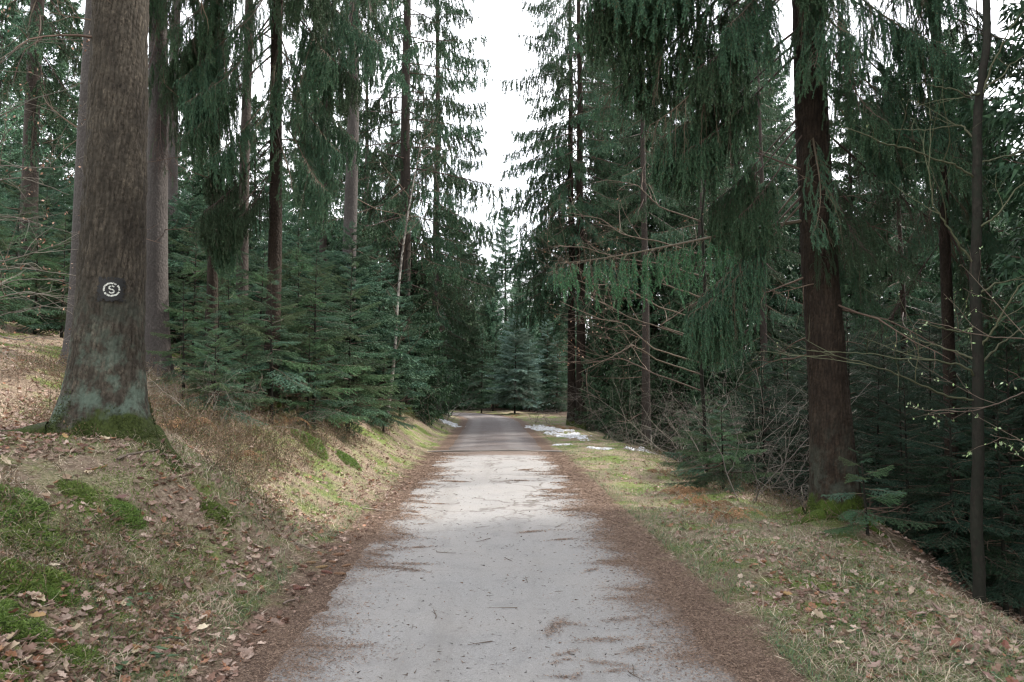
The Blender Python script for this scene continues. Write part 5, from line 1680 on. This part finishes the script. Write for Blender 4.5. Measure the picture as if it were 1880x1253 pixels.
TW = [twig_mesh(i, .16 + .03 * i, .0035, 1 + i % 2) for i in range(5)]
rng = np.random.default_rng(77)
for i in range(46):
    y = float((2.9 ** -.6 + rng.random() * (12.0 ** -.6 - 2.9 ** -.6)) ** (-1 / .6)); x = float(np.interp(y, PL[:100, 1], PL[:100, 0]) + rng.uniform(-1.25, 1.25))
    o = obj('twig', TW[i % 5], None, (x, y, float(path_z(np.array([x]), np.array([y]))[0]) + .003), (0, 0, rng.random() * 6.28), rng.uniform(.4, 1.0))
    tag(o, 'short dark twig lying on the pale asphalt', 'twig', 'twigs on the asphalt')
for i, (p0, p1, r, lab) in enumerate([((540, 1002), (585, 1015), .014, 'grey broken stick beside the cones at the left path edge'), ((665, 938), (745, 938), .011, 'thin curved stick at the left path edge above the cones'), ((215, 850), (290, 833), .012, 'stick resting against the moss at the trail mark spruce foot'),
                                      ((1490, 1075), (1530, 1105), .012, 'dry stick at the edge of the right needle strip'), ((1760, 1065), (1850, 1100), .012, 'long thin stick in the grass under the thin bare tree'), ((1630, 985), (1660, 1030), .010, 'bleached stick on the dark slope right of the huge spruce'),
                                      ((1250, 910), (1290, 935), .012, 'pale stick across the dry grass of the right verge'), ((520, 1118), (550, 1100), .008, 'short reddish twig by the left needle strip'), ((1840, 1160), (1880, 1190), .012, 'stick at the lower right corner on the verge')]):
    a = np.array(on_ground(*p0)); b = np.array(on_ground(*p1))
    m = MB(); mid = (a + b) / 2; L = np.linalg.norm(b - a)
    tt = np.linspace(0, 1, 9)[:, None]
    ln = a + (b - a) * tt - mid
    ln[:, 2] = ground(ln[:, 0] + mid[0], ln[:, 1] + mid[1]) - mid[2] + .02 + .01 * np.sin(tt[:, 0] * 5 + i)
    m.tube(ln, np.linspace(r, r * .5, 9), np.array((.2, .16, .13)) * rnd.uniform(.6, 1.2), 6)
    q = polyline(ln[5], unit(b - a) + np.array((.3, .5, .3)), L * .3, 3, .3, np.random.default_rng(i), .2)
    m.tube(q, np.linspace(r * .6, r * .2, 4), (.15, .12, .09), 4)
    o = obj('stick', m.mesh('stick', M_TWIG, True), None, mid)
    tag(o, lab, 'stick')


def snow(px0, py0, px1, py1, seed, lab, wd=0.5, thr=0.0, Y=None):
    a = np.array(on_ground(px0, py0)) if Y is None else at(px0, py0, Y[0]); b = np.array(on_ground(px1, py1)) if Y is None else at(px1, py1, Y[1])
    d = (b - a)[:2]; L = np.hypot(*d); d = d / L; nr = np.array((-d[1], d[0]))
    st = .035
    us = np.arange(-L * .1, L * 1.1, st); vs = np.arange(-wd, wd, st)
    U, V = np.meshgrid(us, vs)
    X = a[0] + d[0] * U + nr[0] * V; Y = a[1] + d[1] * U + nr[1] * V
    mask = 1 - (np.abs(V) / wd) ** 2 - (np.abs(U / L - .5) / .6) ** 4 + 1.5 * fbm(U * 2.6, V * 5.0, seed, 4) - .55 - thr
    Z = ground(X, Y) + np.clip(mask, -.05, .5) * .05 + .012 * fbm(X * 9, Y * 9, seed, 2) + .015
    idx = np.arange(X.size).reshape(X.shape)
    ok = (mask[:-1, :-1] > 0) | (mask[1:, :-1] > 0) | (mask[1:, 1:] > 0) | (mask[:-1, 1:] > 0)
    Z = np.where(mask > 0, Z, ground(X, Y) - .01)
    q = np.stack([idx[:-1, :-1], idx[:-1, 1:], idx[1:, 1:], idx[1:, :-1]], -1)[ok]
    used = np.unique(q); mp = -np.ones(X.size, int); mp[used] = np.arange(len(used))
    v = np.stack([X, Y, Z], -1).reshape(-1, 3)[used]
    o0 = v.mean(0)
    m = MB(); m.add(v - o0, (1, 1, 1), None, mp[q])
    o = obj('snow_patch', m.mesh('snow', M_SNOW, True), None, o0)
    tag(o, lab, 'snow')


snow(985, 783, 1065, 806, 1, 'long ragged old snow patch on the right verge nearest the bend', .75)
snow(1015, 817, 1050, 817, 2, 'small thin snow patch closest to the track on the right', .28)
snow(1082, 822, 1128, 824, 3, 'middle snow patch in the row along the right verge', .32, -.15)
snow(1155, 824, 1195, 828, 4, 'snow patch on the right verge before the reddish trunk', .3, -.1)
snow(1215, 834, 1248, 834, 5, 'rightmost bright snow patch under the bare brush', .25, -.25)
snow(790, 742, 838, 770, 6, 'snow patch on the left bank beside the start of the bend', .55, 0.0, (39, 33))


def sprig(seed):
    rng = np.random.default_rng(seed); m = MB()
    for i in range(4):
        az = i * 1.7 + rng.uniform(-.3, .3)
        ln = polyline((0, 0, 0), (math.cos(az), math.sin(az), .9), .16, 4, 1.2, rng, .1)
        m.tube(ln, .0015, (.12, .08, .05), 3, False)
        for j in (2, 3, 4):
            d = unit(np.array((math.cos(az + rng.normal(0, .8)), math.sin(az + rng.normal(0, .8)), -.1))) * rng.uniform(.04, .065)
            w = unit(np.cross(d, (0, 0, 1))) * .017
            p = ln[j]
            c = np.array((.065, .115, .055)) * rng.uniform(.7, 1.3)
            m.add([p, p + d * .35 + w + (0, 0, .006), p + d * .75 + w * .7, p + d, p + d * .75 - w * .7, p + d * .35 - w + (0, 0, .006), p + d * .5 - (0, 0, .004)], c, [(0, 1, 6), (1, 2, 6), (2, 3, 6), (3, 4, 6), (4, 5, 6), (5, 0, 6)])
    return m.mesh('bramble_leaves', M_GREEN)


SPR = [sprig(i) for i in range(3)]
for i, (px, py, lab, grp) in enumerate([(232, 1098, 'dark green bramble sprig among the leaves on the left bank', None), (292, 1140, None, 1), (275, 1195, None, 1), (240, 1215, None, 1), (1548, 1072, 'dark bramble sprig in the middle of the right verge', None), (1580, 1078, None, 2), (1590, 1055, None, 2), (1470, 1040, None, 2),
                                        (1780, 1215, None, 2), (1810, 1235, None, 2), (1540, 1155, None, 2), (1450, 1200, 'green seedling growing in the brown needle strip on the right', None), (1300, 1000, None, 2), (1700, 1130, None, 2)]):
    x, y, z = on_ground(px, py)
    o = obj('bramble_sprig', SPR[i % 3], None, (x, y, z), (0, 0, i), rnd.uniform(.7, 1.2))
    tag(o, lab or ('small green bramble sprig near the lower left corner' if grp == 1 else 'small bluish green bramble sprig in the right verge grass'), 'plant', None if not grp else 'bramble sprigs at the lower left' if grp == 1 else 'bramble sprigs on the right verge')
